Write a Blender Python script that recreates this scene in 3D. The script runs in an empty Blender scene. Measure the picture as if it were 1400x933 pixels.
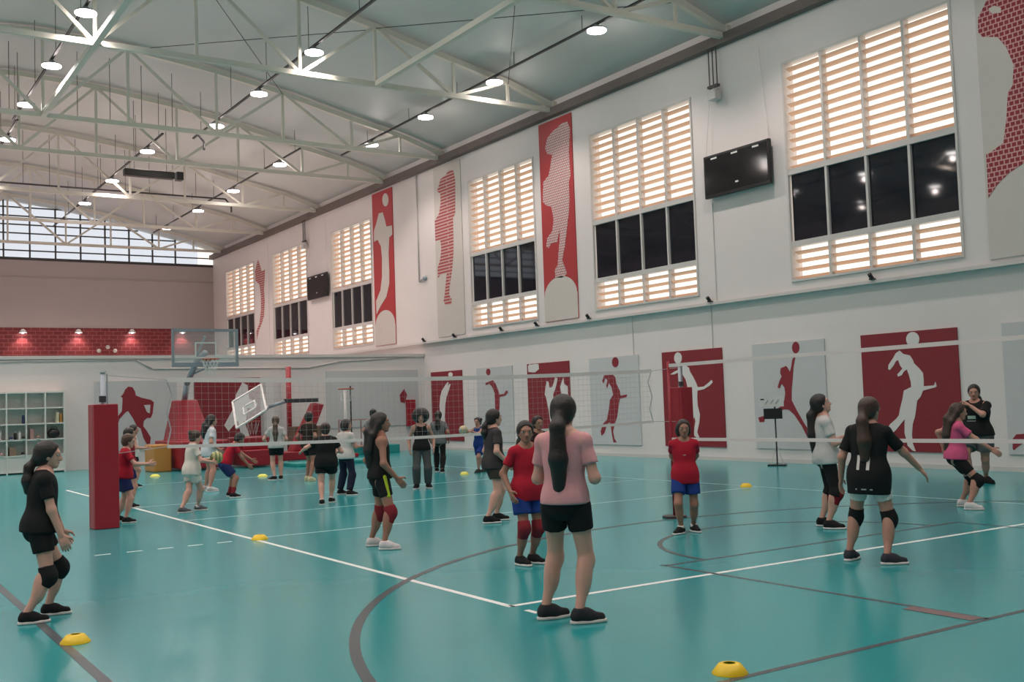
import bpy, math, random
import numpy as np
from mathutils import Vector, Matrix
random.seed(7)
S = bpy.context.scene
COL = S.collection

# ------------------------------------------------------------------ camera
F_PX = 1455.92
YAW, PITCH, ROLL = 0.5784, 0.0565, -0.0347
CAM = np.array([-4.5875, -7.1895, 1.6188])
_f = np.array([math.sin(YAW)*math.cos(PITCH), math.cos(YAW)*math.cos(PITCH), math.sin(PITCH)])
_r = np.array([math.cos(YAW), -math.sin(YAW), 0.0])
_u = np.cross(_r, _f)
_R = _r*math.cos(ROLL) + _u*math.sin(ROLL)
_U = -_r*math.sin(ROLL) + _u*math.cos(ROLL)
cd = bpy.data.cameras.new('camera')
cam = bpy.data.objects.new('camera', cd); COL.objects.link(cam)
cd.sensor_width = 36.0; cd.lens = F_PX/1400*36; cd.clip_end = 300
cam.matrix_world = Matrix(((_R[0], _U[0], -_f[0], CAM[0]), (_R[1], _U[1], -_f[1], CAM[1]),
                           (_R[2], _U[2], -_f[2], CAM[2]), (0, 0, 0, 1)))
S.camera = cam

# ------------------------------------------------------------------ light and exposure
w = bpy.data.worlds.new('sky'); S.world = w; w.use_nodes = True
bg = w.node_tree.nodes['Background']
bg.inputs[0].default_value = (1.0, 0.90, 0.78, 1); bg.inputs[1].default_value = 1.0
LAMP_W = 400.0
LAMP_COL = (1.0, 0.845, 0.785)
S.view_settings.view_transform = 'Standard'
S.view_settings.look = 'None'
S.view_settings.exposure = 0.58
S.view_settings.gamma = 1.0
S.view_settings.use_curve_mapping = False

# ------------------------------------------------------------------ measuring helpers (surveyed points of the hall)
def ray(x, y):
    return _f + _R*((x-700)/F_PX) - _U*((y-466.5)/F_PX)
def on(x, y, ax, v):
    d = ray(x, y); return CAM + d*((v-CAM[ax])/d[ax])
def fl(x, y): return on(x, y, 2, 0.0)

# ------------------------------------------------------------------ materials
def mat(name, col, rough=0.6, metal=0.0, spec=0.5, noise=0.0, nscale=6.0, bump=0.0, emit=None, estr=0.0, coat=0.0):
    m = bpy.data.materials.new(name); m.use_nodes = True
    nt = m.node_tree; b = nt.nodes['Principled BSDF']
    b.inputs['Base Color'].default_value = (*col, 1)
    b.inputs['Roughness'].default_value = rough
    b.inputs['Metallic'].default_value = metal
    b.inputs['Specular IOR Level'].default_value = spec
    b.inputs['Coat Weight'].default_value = coat
    if noise or bump:
        tc = nt.nodes.new('ShaderNodeTexCoord')
        n = nt.nodes.new('ShaderNodeTexNoise'); n.inputs['Scale'].default_value = nscale
        n.inputs['Detail'].default_value = 4
        nt.links.new(tc.outputs['Object'], n.inputs['Vector'])
        if noise:
            mx = nt.nodes.new('ShaderNodeMix'); mx.data_type = 'RGBA'
            mx.inputs['A'].default_value = (*[c*(1-noise) for c in col], 1)
            mx.inputs['B'].default_value = (*[min(1, c*(1+noise)) for c in col], 1)
            nt.links.new(n.outputs['Fac'], mx.inputs['Factor'])
            nt.links.new(mx.outputs['Result'], b.inputs['Base Color'])
        if bump:
            bp = nt.nodes.new('ShaderNodeBump'); bp.inputs['Strength'].default_value = bump
            bp.inputs['Distance'].default_value = 0.01
            nt.links.new(n.outputs['Fac'], bp.inputs['Height'])
            nt.links.new(bp.outputs['Normal'], b.inputs['Normal'])
    if emit:
        b.inputs['Emission Color'].default_value = (*emit, 1)
        b.inputs['Emission Strength'].default_value = estr
    return m

M = {}
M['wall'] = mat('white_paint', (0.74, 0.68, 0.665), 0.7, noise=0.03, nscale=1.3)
M['wall_dim'] = mat('dimmed_white_paint', (0.42, 0.36, 0.355), 0.75, noise=0.03, nscale=0.8)  # white end wall; its dim pinkish light is put into this colour
M['ceil'] = mat('pale_aqua_roof_sheet', (0.52, 0.535, 0.525), 0.55, noise=0.04, nscale=0.6)
M['floor'] = mat('teal_sports_floor', (0.016, 0.285, 0.305), 0.20, spec=0.5, noise=0.07, nscale=0.5)
M['white_line'] = mat('white_line_paint', (0.80, 0.82, 0.80), 0.35)
M['faint_line'] = mat('worn_white_line_paint', (0.42, 0.60, 0.60), 0.3)
M['dark_line'] = mat('dark_line_paint', (0.055, 0.075, 0.085), 0.3)
M['brown_line'] = mat('brown_tape', (0.16, 0.10, 0.10), 0.5)
M['cream_steel'] = mat('cream_painted_steel', (0.60, 0.57, 0.50), 0.45, noise=0.05)
M['dark_steel'] = mat('dark_steel', (0.045, 0.042, 0.045), 0.5)
M['grey_steel'] = mat('grey_steel', (0.33, 0.37, 0.42), 0.4, metal=0.3)
M['alu'] = mat('painted_aluminium', (0.62, 0.58, 0.56), 0.45)
M['brown_beam'] = mat('brown_eave_beam', (0.16, 0.125, 0.115), 0.7, noise=0.15, nscale=3)
M['dark_glass'] = mat('dark_tinted_glass', (0.010, 0.011, 0.018), 0.04, spec=0.55)
M['poster_red'] = mat('poster_crimson', (0.235, 0.016, 0.026), 0.55, noise=0.06)
M['poster_bright'] = mat('banner_red', (0.42, 0.030, 0.035), 0.55, noise=0.06)
M['poster_grey'] = mat('poster_pale_grey', (0.55, 0.55, 0.56), 0.6, noise=0.03)
M['banner_grey'] = mat('banner_warm_grey', (0.60, 0.55, 0.51), 0.6, noise=0.03)
M['fig_white'] = mat('figure_white', (0.72, 0.68, 0.67), 0.6)
M['fig_red'] = mat('figure_crimson', (0.255, 0.018, 0.030), 0.55)
M['pad_red'] = mat('red_vinyl_pad', (0.33, 0.012, 0.025), 0.4, noise=0.06, nscale=3)
M['orange'] = mat('orange_vinyl', (0.52, 0.23, 0.05), 0.45)
M['black'] = mat('black_plastic', (0.012, 0.011, 0.012), 0.35)
M['screen'] = mat('black_glossy_panel', (0.012, 0.010, 0.012), 0.08, spec=0.6)
M['white_plastic'] = mat('white_plastic', (0.75, 0.73, 0.72), 0.4)
M['net_tape'] = mat('white_net_tape', (0.80, 0.70, 0.68), 0.7)
M['net_cord'] = mat('grey_net_cord', (0.46, 0.44, 0.45), 0.8)
M['yellow'] = mat('yellow_rubber', (0.85, 0.56, 0.01), 0.4)
M['pale_yellow'] = mat('pale_yellow_rubber', (0.80, 0.75, 0.12), 0.45)
M['rim_orange'] = mat('orange_rim', (0.45, 0.09, 0.04), 0.45)
M['brown_wood'] = mat('brown_wood', (0.16, 0.085, 0.05), 0.6, noise=0.2, nscale=8)
M['teal_mat'] = mat('teal_mat', (0.02, 0.30, 0.29), 0.5)
M['shelf'] = mat('white_shelf_board', (0.72, 0.71, 0.67), 0.5)
M['pink_item'] = mat('dusty_pink', (0.45, 0.25, 0.24), 0.6)
M['cream_item'] = mat('cream_card', (0.70, 0.62, 0.45), 0.6)
M['brown_item'] = mat('tan_leather', (0.30, 0.19, 0.13), 0.6)
M['navy_item'] = mat('navy_plastic', (0.03, 0.04, 0.12), 0.5)

def mat_clear(name, col, alpha):
    m = mat(name, col, 0.05, spec=0.5)
    m.node_tree.nodes['Principled BSDF'].inputs['Alpha'].default_value = alpha
    return m
M['clear'] = mat_clear('clear_backboard', (0.72, 0.80, 0.80), 0.22)
def pane_mat():
    m = bpy.data.materials.new('pale_blue_pane'); m.use_nodes = True; nt = m.node_tree; out = nt.nodes['Material Output']; b = nt.nodes['Principled BSDF']
    b.inputs['Base Color'].default_value = (0.5, 0.55, 0.6, 1); b.inputs['Roughness'].default_value = 0.1
    t = nt.nodes.new('ShaderNodeBsdfTransparent'); t.inputs[0].default_value = (0.80, 0.86, 0.96, 1)
    mx = nt.nodes.new('ShaderNodeMixShader'); mx.inputs[0].default_value = 0.12
    nt.links.new(t.outputs[0], mx.inputs[1]); nt.links.new(b.outputs[0], mx.inputs[2]); nt.links.new(mx.outputs[0], out.inputs[0]); return m
M['pane_sky'] = pane_mat()

def louvre_mat():
    m = bpy.data.materials.new('peach_louvre'); m.use_nodes = True; nt = m.node_tree
    out = nt.nodes['Material Output']; b = nt.nodes['Principled BSDF']
    b.inputs['Base Color'].default_value = (0.79, 0.66, 0.57, 1); b.inputs['Roughness'].default_value = 0.5
    t = nt.nodes.new('ShaderNodeBsdfTranslucent'); t.inputs[0].default_value = (0.92, 0.73, 0.60, 1)
    mx = nt.nodes.new('ShaderNodeMixShader'); mx.inputs[0].default_value = 0.55
    nt.links.new(b.outputs[0], mx.inputs[1]); nt.links.new(t.outputs[0], mx.inputs[2])
    nt.links.new(mx.outputs[0], out.inputs[0]); return m
M['louvre'] = louvre_mat()

def brick_mat(name, c1, c2, mortar, bw, bh, msize, axes='XZ'):
    m = mat(name, c1, 0.65); nt = m.node_tree; b = nt.nodes['Principled BSDF']
    tc = nt.nodes.new('ShaderNodeTexCoord'); sp = nt.nodes.new('ShaderNodeSeparateXYZ'); cb = nt.nodes.new('ShaderNodeCombineXYZ')
    nt.links.new(tc.outputs['Object'], sp.inputs[0])
    nt.links.new(sp.outputs[axes[0]], cb.inputs[0]); nt.links.new(sp.outputs[axes[1]], cb.inputs[1])
    br = nt.nodes.new('ShaderNodeTexBrick')
    br.inputs['Color1'].default_value = (*c1, 1); br.inputs['Color2'].default_value = (*c2, 1)
    br.inputs['Mortar'].default_value = (*mortar, 1); br.inputs['Scale'].default_value = 1
    br.inputs['Mortar Size'].default_value = msize; br.inputs['Brick Width'].default_value = bw
    br.inputs['Row Height'].default_value = bh; br.inputs['Mortar Smooth'].default_value = 0.1
    nt.links.new(cb.outputs[0], br.inputs['Vector']); nt.links.new(br.outputs['Color'], b.inputs['Base Color'])
    bp = nt.nodes.new('ShaderNodeBump'); bp.inputs['Strength'].default_value = 0.4; bp.invert = True
    nt.links.new(br.outputs['Fac'], bp.inputs['Height']); nt.links.new(bp.outputs['Normal'], b.inputs['Normal'])
    return m
M['brick'] = brick_mat('dark_red_brick', (0.20, 0.022, 0.026), (0.15, 0.016, 0.02), (0.30, 0.075, 0.075), 0.42, 0.2, 0.018)
M['lattice_red'] = brick_mat('crimson_lattice', (0.30, 0.02, 0.03), (0.28, 0.02, 0.03), (0.62, 0.33, 0.33), 0.105, 0.095, 0.012, 'YZ')
M['lattice_white'] = brick_mat('white_lattice', (0.62, 0.55, 0.53), (0.60, 0.53, 0.51), (0.45, 0.10, 0.11), 0.09, 0.075, 0.011, 'YZ')
M['stripe_red'] = brick_mat('red_striped', (0.40, 0.07, 0.07), (0.38, 0.07, 0.07), (0.58, 0.42, 0.39), 60.0, 0.11, 0.022, 'YZ')

# ------------------------------------------------------------------ object helpers
def link(o, parent=None):
    COL.objects.link(o)
    if parent is not None: o.parent = parent
    return o
def tag(o, label, cat=None, group=None, kind=None):
    if label: o['label'] = label
    if cat: o['category'] = cat
    if group: o['group'] = group
    if kind: o['kind'] = kind
    return o
def thing(name, label, cat, loc=(0, 0, 0), rz=0.0, group=None, kind=None):
    o = bpy.data.objects.new(name, None); link(o)
    o.empty_display_size = 0.1
    o.location = loc; o.rotation_euler = (0, 0, rz)
    return tag(o, label, cat, group, kind)

class MB:
    def __init__(s): s.v = []; s.f = []
    def raw(s, v, f):
        n = len(s.v); s.v += [tuple(map(float, p)) for p in v]; s.f += [tuple(i+n for i in q) for q in f]; return s
    def box(s, x0, x1, y0, y1, z0, z1):
        return s.raw([(x0, y0, z0), (x1, y0, z0), (x1, y1, z0), (x0, y1, z0), (x0, y0, z1), (x1, y0, z1), (x1, y1, z1), (x0, y1, z1)],
                     [(3, 2, 1, 0), (4, 5, 6, 7), (0, 1, 5, 4), (1, 2, 6, 5), (2, 3, 7, 6), (3, 0, 4, 7)])
    def bar(s, a, b, wx, wz=None, n=4, r2=None):
        a = np.array(a, float); b = np.array(b, float); d = b-a; L = np.linalg.norm(d); d = d/L
        up = np.array([0, 0, 1.0]) if abs(d[2]) < 0.95 else np.array([0, 1.0, 0])
        e1 = np.cross(d, up); e1 /= np.linalg.norm(e1); e2 = np.cross(e1, d)
        wz = wx if wz is None else wz
        k = 1.0 if r2 is None else r2
        vs = []
        for c, m in ((a, 1.0), (b, k)):
            for i in range(n):
                t = 2*math.pi*(i+0.5)/n; q = math.sqrt(2) if n == 4 else 1.0
                vs.append(c + e1*(math.cos(t)*wx/2*q*m) + e2*(math.sin(t)*wz/2*q*m))
        fs = [(i, (i+1) % n, n+(i+1) % n, n+i) for i in range(n)] + [tuple(range(n-1, -1, -1)), tuple(range(n, 2*n))]
        return s.raw(vs, fs)
    def tube(s, pts, d, n=8):
        for a, b in zip(pts[:-1], pts[1:]): s.bar(a, b, d, d, n)
        return s
    def cyl(s, c, r, z0, z1, n=20, r2=None):
        return s.bar((c[0], c[1], z0), (c[0], c[1], z1), 2*r, 2*r, n, None if r2 is None else r2/r)
    def lathe(s, c, prof, n=24):
        vs = []; fs = []
        for r, z in prof:
            for i in range(n):
                t = 2*math.pi*i/n; vs.append((c[0]+r*math.cos(t), c[1]+r*math.sin(t), c[2]+z))
        for j in range(len(prof)-1):
            for i in range(n): fs.append((j*n+i, j*n+(i+1) % n, (j+1)*n+(i+1) % n, (j+1)*n+i))
        return s.raw(vs, fs)
    def ring(s, c, R, r, n=24, m=6):
        vs = []; fs = []
        for i in range(n):
            t = 2*math.pi*i/n
            for j in range(m):
                p = 2*math.pi*j/m
                vs.append((c[0]+(R+r*math.cos(p))*math.cos(t), c[1]+(R+r*math.cos(p))*math.sin(t), c[2]+r*math.sin(p)))
        for i in range(n):
            for j in range(m): fs.append((i*m+j, ((i+1) % n)*m+j, ((i+1) % n)*m+(j+1) % m, i*m+(j+1) % m))
        return s.raw(vs, fs)
    def ball(s, c, r, n=20, m=12, sc=(1, 1, 1)):
        prof = [(max(1e-4, math.sin(math.pi*j/m)), -math.cos(math.pi*j/m)) for j in range(m+1)]
        vs = []; fs = []
        for q, z in prof:
            for i in range(n):
                t = 2*math.pi*i/n; vs.append((c[0]+r*sc[0]*q*math.cos(t), c[1]+r*sc[1]*q*math.sin(t), c[2]+r*sc[2]*z))
        for j in range(m):
            for i in range(n): fs.append((j*n+i, j*n+(i+1) % n, (j+1)*n+(i+1) % n, (j+1)*n+i))
        return s.raw(vs, fs)
    def build(s, name, m, parent=None, smooth=False, bevel=0.0):
        me = bpy.data.meshes.new(name); me.from_pydata(s.v, [], s.f); me.update()
        me.materials.append(M[m] if isinstance(m, str) else m)
        if smooth: me.shade_smooth()
        o = bpy.data.objects.new(name, me); link(o, parent)
        if bevel:
            b = o.modifiers.new('bevel', 'BEVEL'); b.width = bevel; b.segments = 2
            b.limit_method = 'ANGLE'
        return o
def dup(o, parent, loc):
    c = o.copy(); COL.objects.link(c); c.parent = parent; c.location = loc; return c
def tri_poly(pts):
    # ear clipping by mathutils
    from mathutils.geometry import tessellate_polygon
    return [tuple(t) for t in tessellate_polygon([[Vector((p[0], p[1], 0)) for p in pts]])]
def plate(poly, thick, to3):
    """flat plate: 2-D polygon extruded; to3(u, v, depth) -> xyz"""
    n = len(poly); tr = tri_poly(poly)
    v = [to3(u, vv, 0) for u, vv in poly] + [to3(u, vv, thick) for u, vv in poly]
    f = [t for t in tr] + [tuple(i+n for i in reversed(t)) for t in tr] + [(i, (i+1) % n, (i+1) % n+n, i+n) for i in range(n)]
    return v, f
def recalc(o):
    import bmesh
    bm = bmesh.new(); bm.from_mesh(o.data); bmesh.ops.recalc_face_normals(bm, faces=bm.faces); bm.to_mesh(o.data); bm.free(); return o

# ------------------------------------------------------------------ the hall
WX = 13.884          # face of the lower right wall
UX = 13.764          # face of the upper right wall
XL = -12.4; YF = -12.0; YB = 51.0; BL = 27.0; BLH = 3.45
CX = 0.75
def roof_z(x):
    xs = [0, 2.4, 5.0, 7.2, 9.5, 11.4, 13.4]; zs = [12.78, 12.66, 12.33, 11.93, 11.38, 10.98, 10.42]
    return float(np.interp(abs(x-CX), xs, zs))

fo = MB().box(XL, 14.1, YF, YB, -0.2, 0).build('floor', 'floor')
tag(fo, 'glossy teal sports floor marked with white and dark court lines', 'floor', kind='structure')
LZ = 0.0015
def line(a, b, wd, m, name):
    a = np.array(a, float); b = np.array(b, float); d = (b-a)/np.linalg.norm(b-a); n = np.array([-d[1], d[0]])*wd/2
    q = [a+n, a-n, b-n, b+n]
    return MB().raw([(*p, LZ*0.4) for p in q]+[(*p, LZ) for p in q], [(4, 5, 6, 7), (0, 1, 5, 4), (1, 2, 6, 5), (2, 3, 7, 6), (3, 0, 4, 7)]).build(name, m, fo)
def arc(c, r, a0, a1, wd, m, name, n=48):
    mb = MB()
    vs = []
    for i in range(n+1):
        t = a0+(a1-a0)*i/n
        for rr in (r-wd/2, r+wd/2): vs.append((c[0]+rr*math.cos(t), c[1]+rr*math.sin(t), LZ*1.2))
    mb.raw(vs, [(2*i, 2*i+1, 2*i+3, 2*i+2) for i in range(n)])
    return mb.build(name, m, fo)
# volleyball court 9 x 18
line((0, -0.03), (0, 18.0), 0.06, 'white_line', 'side_line')
line((9, -0.03), (9, 18.0), 0.05, 'faint_line', 'side_line')
line((0, 0), (9, 0), 0.06, 'white_line', 'end_line')
line((0, 18), (9, 18), 0.05, 'faint_line', 'end_line')
line((0, 6), (9, 6), 0.055, 'faint_line', 'attack_line')
line((0, 12), (9, 12), 0.055, 'faint_line', 'attack_line')
line((0, 9), (9, 9), 0.055, 'faint_line', 'centre_line')
for i in range(5): line((-1.9+0.36*i, 5.93), (-1.72+0.36*i, 5.93), 0.05, 'white_line', 'dash')
line((0.01, -0.22), (0.01, -0.38), 0.05, 'white_line', 'dash')
# basketball markings
line((-3.12, -11), (-3.12, 22), 0.07, 'dark_line', 'basketball_line')
line((-3.12, -2.7), (12.2, -2.7), 0.05, 'dark_line', 'basketball_line')
line((2.2, -2.7), (2.2, 0.72), 0.05, 'dark_line', 'basketball_line')
line((6.75, -2.7), (6.75, 0.62), 0.05, 'dark_line', 'basketball_line')
line((2.2, 0.65), (6.75, 0.65), 0.05, 'dark_line', 'basketball_line')
line((2.16, -2.1), (2.16, -2.66), 0.13, 'brown_line', 'tape_strip').location = (-0.03, 0, 0.0015)
arc((4.5, 0.65), 1.8, 0, math.pi, 0.055, 'dark_line', 'free_throw_arc')
arc((4.5, -3.1), 6.6, 0.06, math.pi-0.06, 0.075, 'dark_line', 'three_point_arc', 80)

# roof and gable
mb = MB(); n = 29; vs = []
XS = [CX+13.4*(i/14-1) for i in range(n)]
for z_off in (0.0, 0.12):
    for y in (YF, YB+0.3):
        vs += [(x, y, roof_z(x)+z_off) for x in XS]
mb.raw(vs, [(i, n+i, n+i+1, i+1) for i in range(n-1)] + [(2*n+i, 2*n+i+1, 3*n+i+1, 3*n+i) for i in range(n-1)])
ro = mb.build('ceiling', 'ceil', smooth=True); tag(ro, 'shallow arched pale aqua sheet roof over the hall', 'ceiling', kind='structure')

# right wall with window openings
WIN = [(4.99, 9.31), (12.32, 16.55), (19.38, 23.30), (30.85, 34.80), (37.5, 41.8), (44.4, 48.8)]
WZ0, WZ1 = 4.07, 9.09
mb = MB(); ys = [YF] + [v for p in WIN for v in p] + [YB]
for i in range(0, len(ys), 2): mb.box(UX, 14.12, ys[i], ys[i+1], 3.86, 10.55)
for a, b in WIN: mb.box(UX, 14.12, a, b, 3.86, WZ0).box(UX, 14.12, a, b, WZ1, 10.55)
mb.box(WX, 14.12, YF, YB, 0, 3.86)
wr = mb.build('wall_right', 'wall'); tag(wr, 'long white painted wall with tall louvred windows and sports posters', 'wall', kind='structure')
o = MB().box(UX-0.05, WX+0.02, YF, YB, 3.80, 3.87).build('trim_1', 'alu'); tag(o, 'pale ledge running along the long wall under the windows', 'ledge', kind='structure')
mb = MB().box(UX-0.22, UX+0.02, YF, YB, 10.02, 10.26)
o = mb.build('trim_2', 'brown_beam'); tag(o, 'brown eave beam along the top of the long wall', 'beam', kind='structure')
o = MB().box(WX-0.012, WX+0.01, YF, BL, 0, 0.09).build('baseboard_right', 'alu'); tag(o, 'thin pale skirting at the foot of the long wall', 'skirting', kind='structure')
# left and near walls, back wall, gallery block
o = MB().box(XL-0.3, XL, YF, YB, 0, 10.6).build('wall_left', 'wall'); tag(o, 'white wall on the far side of the hall from the windows', 'wall', kind='structure')
o = MB().box(XL, 14.1, YF-0.3, YF, 0, 12.9).build('wall_front', 'wall'); tag(o, 'white end wall behind the viewer', 'wall', kind='structure')
GZ = 9.66
o = MB().box(XL, 14.1, YB, YB+0.3, 6.17, GZ).build('wall_back', 'wall_dim'); tag(o, 'plain white upper end wall below the gable glazing, its dim light painted in as mauve grey', 'wall', kind='structure')
o = MB().box(XL, 14.1, YB-0.03, YB+0.3, 0, 6.17).build('wall_back_brick', 'brick'); tag(o, 'dark red brick band of the end wall above the white gallery front', 'wall', kind='structure')
o = MB().box(XL, WX, BL, YB-0.03, 0, BLH).build('wall_gallery', 'wall'); tag(o, 'white front wall of the low gallery block at the end of the hall', 'wall', kind='structure')
MB().box(XL, WX, BL-0.06, BL, BLH-0.1, BLH).build('coping', 'alu', o)
o = MB().box(XL, 13.9, YB-0.05, YB, 8.72, 8.76).build('trim_3', 'wall_dim'); tag(o, 'thin horizontal ridge across the upper end wall', 'trim', kind='structure')

# gable glazing
g = thing('window_7', 'broad arched gable window of pale panes in a dark grid', 'window', (0, YB+0.1, 0), kind='structure')
cols = [CX-12.2+1.22*i for i in range(21)]
for i, x in enumerate(cols[:-1]):
    x1 = cols[i+1]; za, zb = roof_z(x)-0.02, roof_z(x1)-0.02
    if min(za, zb) < GZ+0.3: pass
    MB().raw([(x, 0, GZ), (x1, 0, GZ), (x1, 0, zb), (x, 0, za), (x, 0.02, GZ), (x1, 0.02, GZ), (x1, 0.02, zb), (x, 0.02, za)],
             [(3, 2, 1, 0), (4, 5, 6, 7), (0, 1, 5, 4), (1, 2, 6, 5), (2, 3, 7, 6), (3, 0, 4, 7)]).build('pane', 'pane_sky', g)
    MB().box(x-0.035, x+0.035, -0.05, 0.06, GZ, za).build('mullion', 'dark_steel', g)
for k in range(1, 7):
    z = GZ+0.44*k; xx = [x for x in XS if roof_z(x) > z]
    if xx: MB().box(min(xx)-0.4, max(xx)+0.4, -0.04, 0.05, z-0.03, z+0.03).build('transom', 'dark_steel', g)
MB().box(XL, 13.9, -0.12, 0.1, GZ-0.06, GZ+0.08).build('sill', 'dark_steel', g)

# louvred windows
pitch = 0.204; cw = 4.3/4
def slat_mesh(width):
    mb = MB(); d, h = 0.12, 0.056
    mb.raw([(0, 0, h), (0, width, h), (d, width, 0), (d, 0, 0), (0, 0, h-0.012), (0, width, h-0.012), (d, width, -0.012), (d, 0, -0.012)],
           [(0, 1, 2, 3), (7, 6, 5, 4), (0, 4, 5, 1), (1, 5, 6, 2), (2, 6, 7, 3), (3, 7, 4, 0)])
    return mb
for wi, (a, b) in enumerate(WIN):
    wn = thing('window_%d' % (wi+1), None, None, (UX, a, WZ0), kind='structure')
    tag(wn, ['tall louvred window with dark panes between the lattice banner and the large scoreboard',
             'tall louvred window between the red lattice banner and the large scoreboard',
             'tall louvred window between the striped runner banner and the red lattice banner',
             'tall louvred window between the small scoreboard and the red tall-figure banner',
             'tall louvred window between the faint red figure banner and the small scoreboard',
             'tall louvred window nearest the hall corner beside the faint red figure banner'][wi], 'window')
    W_ = b-a; H_ = WZ1-WZ0; fr = 0.05
    z1, z2, z3, z4 = 4.86-WZ0, 4.98-WZ0, 6.49-WZ0, 6.62-WZ0
    MB().box(-0.03, 0.2, 0, fr, 0, H_).box(-0.03, 0.2, W_-fr, W_, 0, H_).box(-0.03, 0.2, fr, W_-fr, H_-fr, H_).box(-0.03, 0.2, fr, W_-fr, 0, fr).build('frame', 'alu', wn)
    MB().box(-0.02, 0.18, fr, W_-fr, z1, z2).build('transom', 'alu', wn); MB().box(-0.02, 0.18, fr, W_-fr, z3, z4).build('transom', 'alu', wn)
    cw = (W_-2*fr)/4
    for c in range(1, 4):
        MB().box(-0.015, 0.16, fr+c*cw-0.03, fr+c*cw+0.03, fr, H_-fr).build('mullion', 'alu', wn)
    first = None
    for c in range(4):
        y0 = fr+c*cw+0.031; wd = cw-0.062
        MB().box(0.05, 0.062, y0, y0+wd, z2, z3).build('pane', 'dark_glass', wn)
        zs = [z4+0.02+pitch*k for k in range(12)] + [fr+0.01+0.19*k for k in range(4)]
        for z in zs:
            if first is None: first = slat_mesh(wd).build('slat', 'louvre', wn); first.location = (0.03, y0, z)
            else: dup(first, wn, (0.03, y0, z))

# ------------------------------------------------------------------ trusses
TY = [4.0, 10.95, 18.15, 24.95, 29.3, 35.9, 42.4, 49.0]
NODE = [0.0, 2.35, 5.0, 7.15, 9.55, 11.35, 13.0]
CH = 10.2
def truss(i):
    t = thing('roof_truss', 'cream steel roof truss spanning the hall under the arched roof', 'truss', (CX, TY[i], 0), group='roof trusses')
    MB().bar((-13.0, 0, CH), (13.0, 0, CH), 0.13, 0.13).build('bottom_chord', 'cream_steel', t)
    mb = MB(); xs = [-x for x in reversed(NODE[1:])] + NODE; tp = [(x, 0, roof_z(CX+x)-0.16 if abs(x) < 12.9 else CH+0.12) for x in xs]
    for p, q in zip(tp[:-1], tp[1:]): mb.bar(p, q, 0.14, 0.16)
    mb.build('top_chord', 'cream_steel', t)
    for k, x in enumerate(xs):
        if abs(x) > 12.9: continue
        MB().bar((x, 0, CH), (x, 0, tp[k][2]), 0.075).build('vertical', 'cream_steel', t)
    for k in range(len(xs)-1):
        j = k-6          # index from the centre
        lo_first = (j % 2 == 0)
        p, q = ((xs[k], 0, CH), tp[k+1]) if lo_first else (tp[k], (xs[k+1], 0, CH))
        if abs(xs[k]) > 12.9 or abs(xs[k+1]) > 12.9: continue
        MB().bar(p, q, 0.085).build('diagonal', 'cream_steel', t)
    for s in (-1, 1): MB().box(s*13.0-0.12, s*13.0+0.12, -0.12, 0.12, CH-0.1, CH+0.25).build('end_plate', 'cream_steel', t)
for i in range(len(TY)): truss(i)
for x, y0, y1, lab in [(0.75, 4.0, 24.95, 'cream steel longitudinal tie under the roof crown'), (7.9, 4.0, 18.15, 'cream steel longitudinal tie beam on the window side of the roof')]:
    o = MB().bar((x, y0+0.08, CH+0.0), (x, y1-0.08, CH+0.0), 0.14, 0.14).build('tie_beam', 'cream_steel'); tag(o, lab, 'beam')
rods = [((7.9, 11.0), (12.1, 18.1)), ((12.1, 11.0), (7.9, 18.1)), ((3.1, 18.2), (7.9, 24.9)), ((7.9, 18.2), (3.1, 24.9))]
for k, lab in ((0, 'thin dark crossed bracing rods near the big tie beam'), (2, 'thin dark crossed bracing rods between the second and third lamp rows')):
    o = thing('brace_rods', lab, 'rods', (0, 0, 10.5))
    for a, b in rods[k:k+2]: MB().bar((*a, roof_z(a[0])-10.72), (*b, roof_z(b[0])-10.72), 0.022, n=6).build('rod', 'dark_steel', o)

# lamp rows: x, z, y; unseen near lamps and last two rows added for light
ROWS = [(11.33, 10.6, [-0.5, 4.0, 8.5, 12.93, 17.63, 21.69, 25.61]), (9.61, 10.6, [29.74, 34.99, 39.8, 44.86]),
        (6.07, 10.75, [-5.0, -0.5, 4.0, 8.8, 13.4, 17.96, 22.05, 26.0]), (5.0, 10.75, [30.29, 35.61, 40.67, 45.41]),
        (0.48, 10.75, [-5.0, -0.5, 4.0, 8.8, 13.3, 17.76, 21.99, 26.03]), (0.6, 10.75, [30.5, 35.8, 41.0, 45.6]),
        (-5.0, 10.75, [-5.0, 0.0, 4.4, 8.8, 13.3, 17.8, 22.0, 26.0]), (-9.8, 10.6, [-5.0, 0.0, 4.4, 8.8, 13.3, 17.8, 22.0, 26.0])]
M['lamp_emit'] = mat('lamp_diffuser', (1, 0.97, 0.94), 0.5, emit=(1.0, 0.96, 0.93), estr=14.0)
M['lamp_body'] = mat('lamp_housing', (0.30, 0.29, 0.29), 0.5)
ld0 = bpy.data.lights.new('lamp_light', 'SPOT'); ld0.energy = LAMP_W; ld0.color = LAMP_COL; ld0.shadow_soft_size = 0.14
ld0.spot_size = math.radians(126); ld0.spot_blend = 0.55
ld1 = bpy.data.lights.new('lamp_spill', 'POINT'); ld1.energy = 13; ld1.color = LAMP_COL; ld1.shadow_soft_size = 0.1
lamp_parts = None
ROWN = ['closest to the window wall over the court', 'closest to the window wall over the gallery', 'second from the window wall over the court', 'second from the window wall over the gallery',
        'under the roof crown over the court', 'under the roof crown over the gallery', 'just past the roof crown, added unseen for fill light', 'farthest from the window wall, added unseen for fill light']
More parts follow.
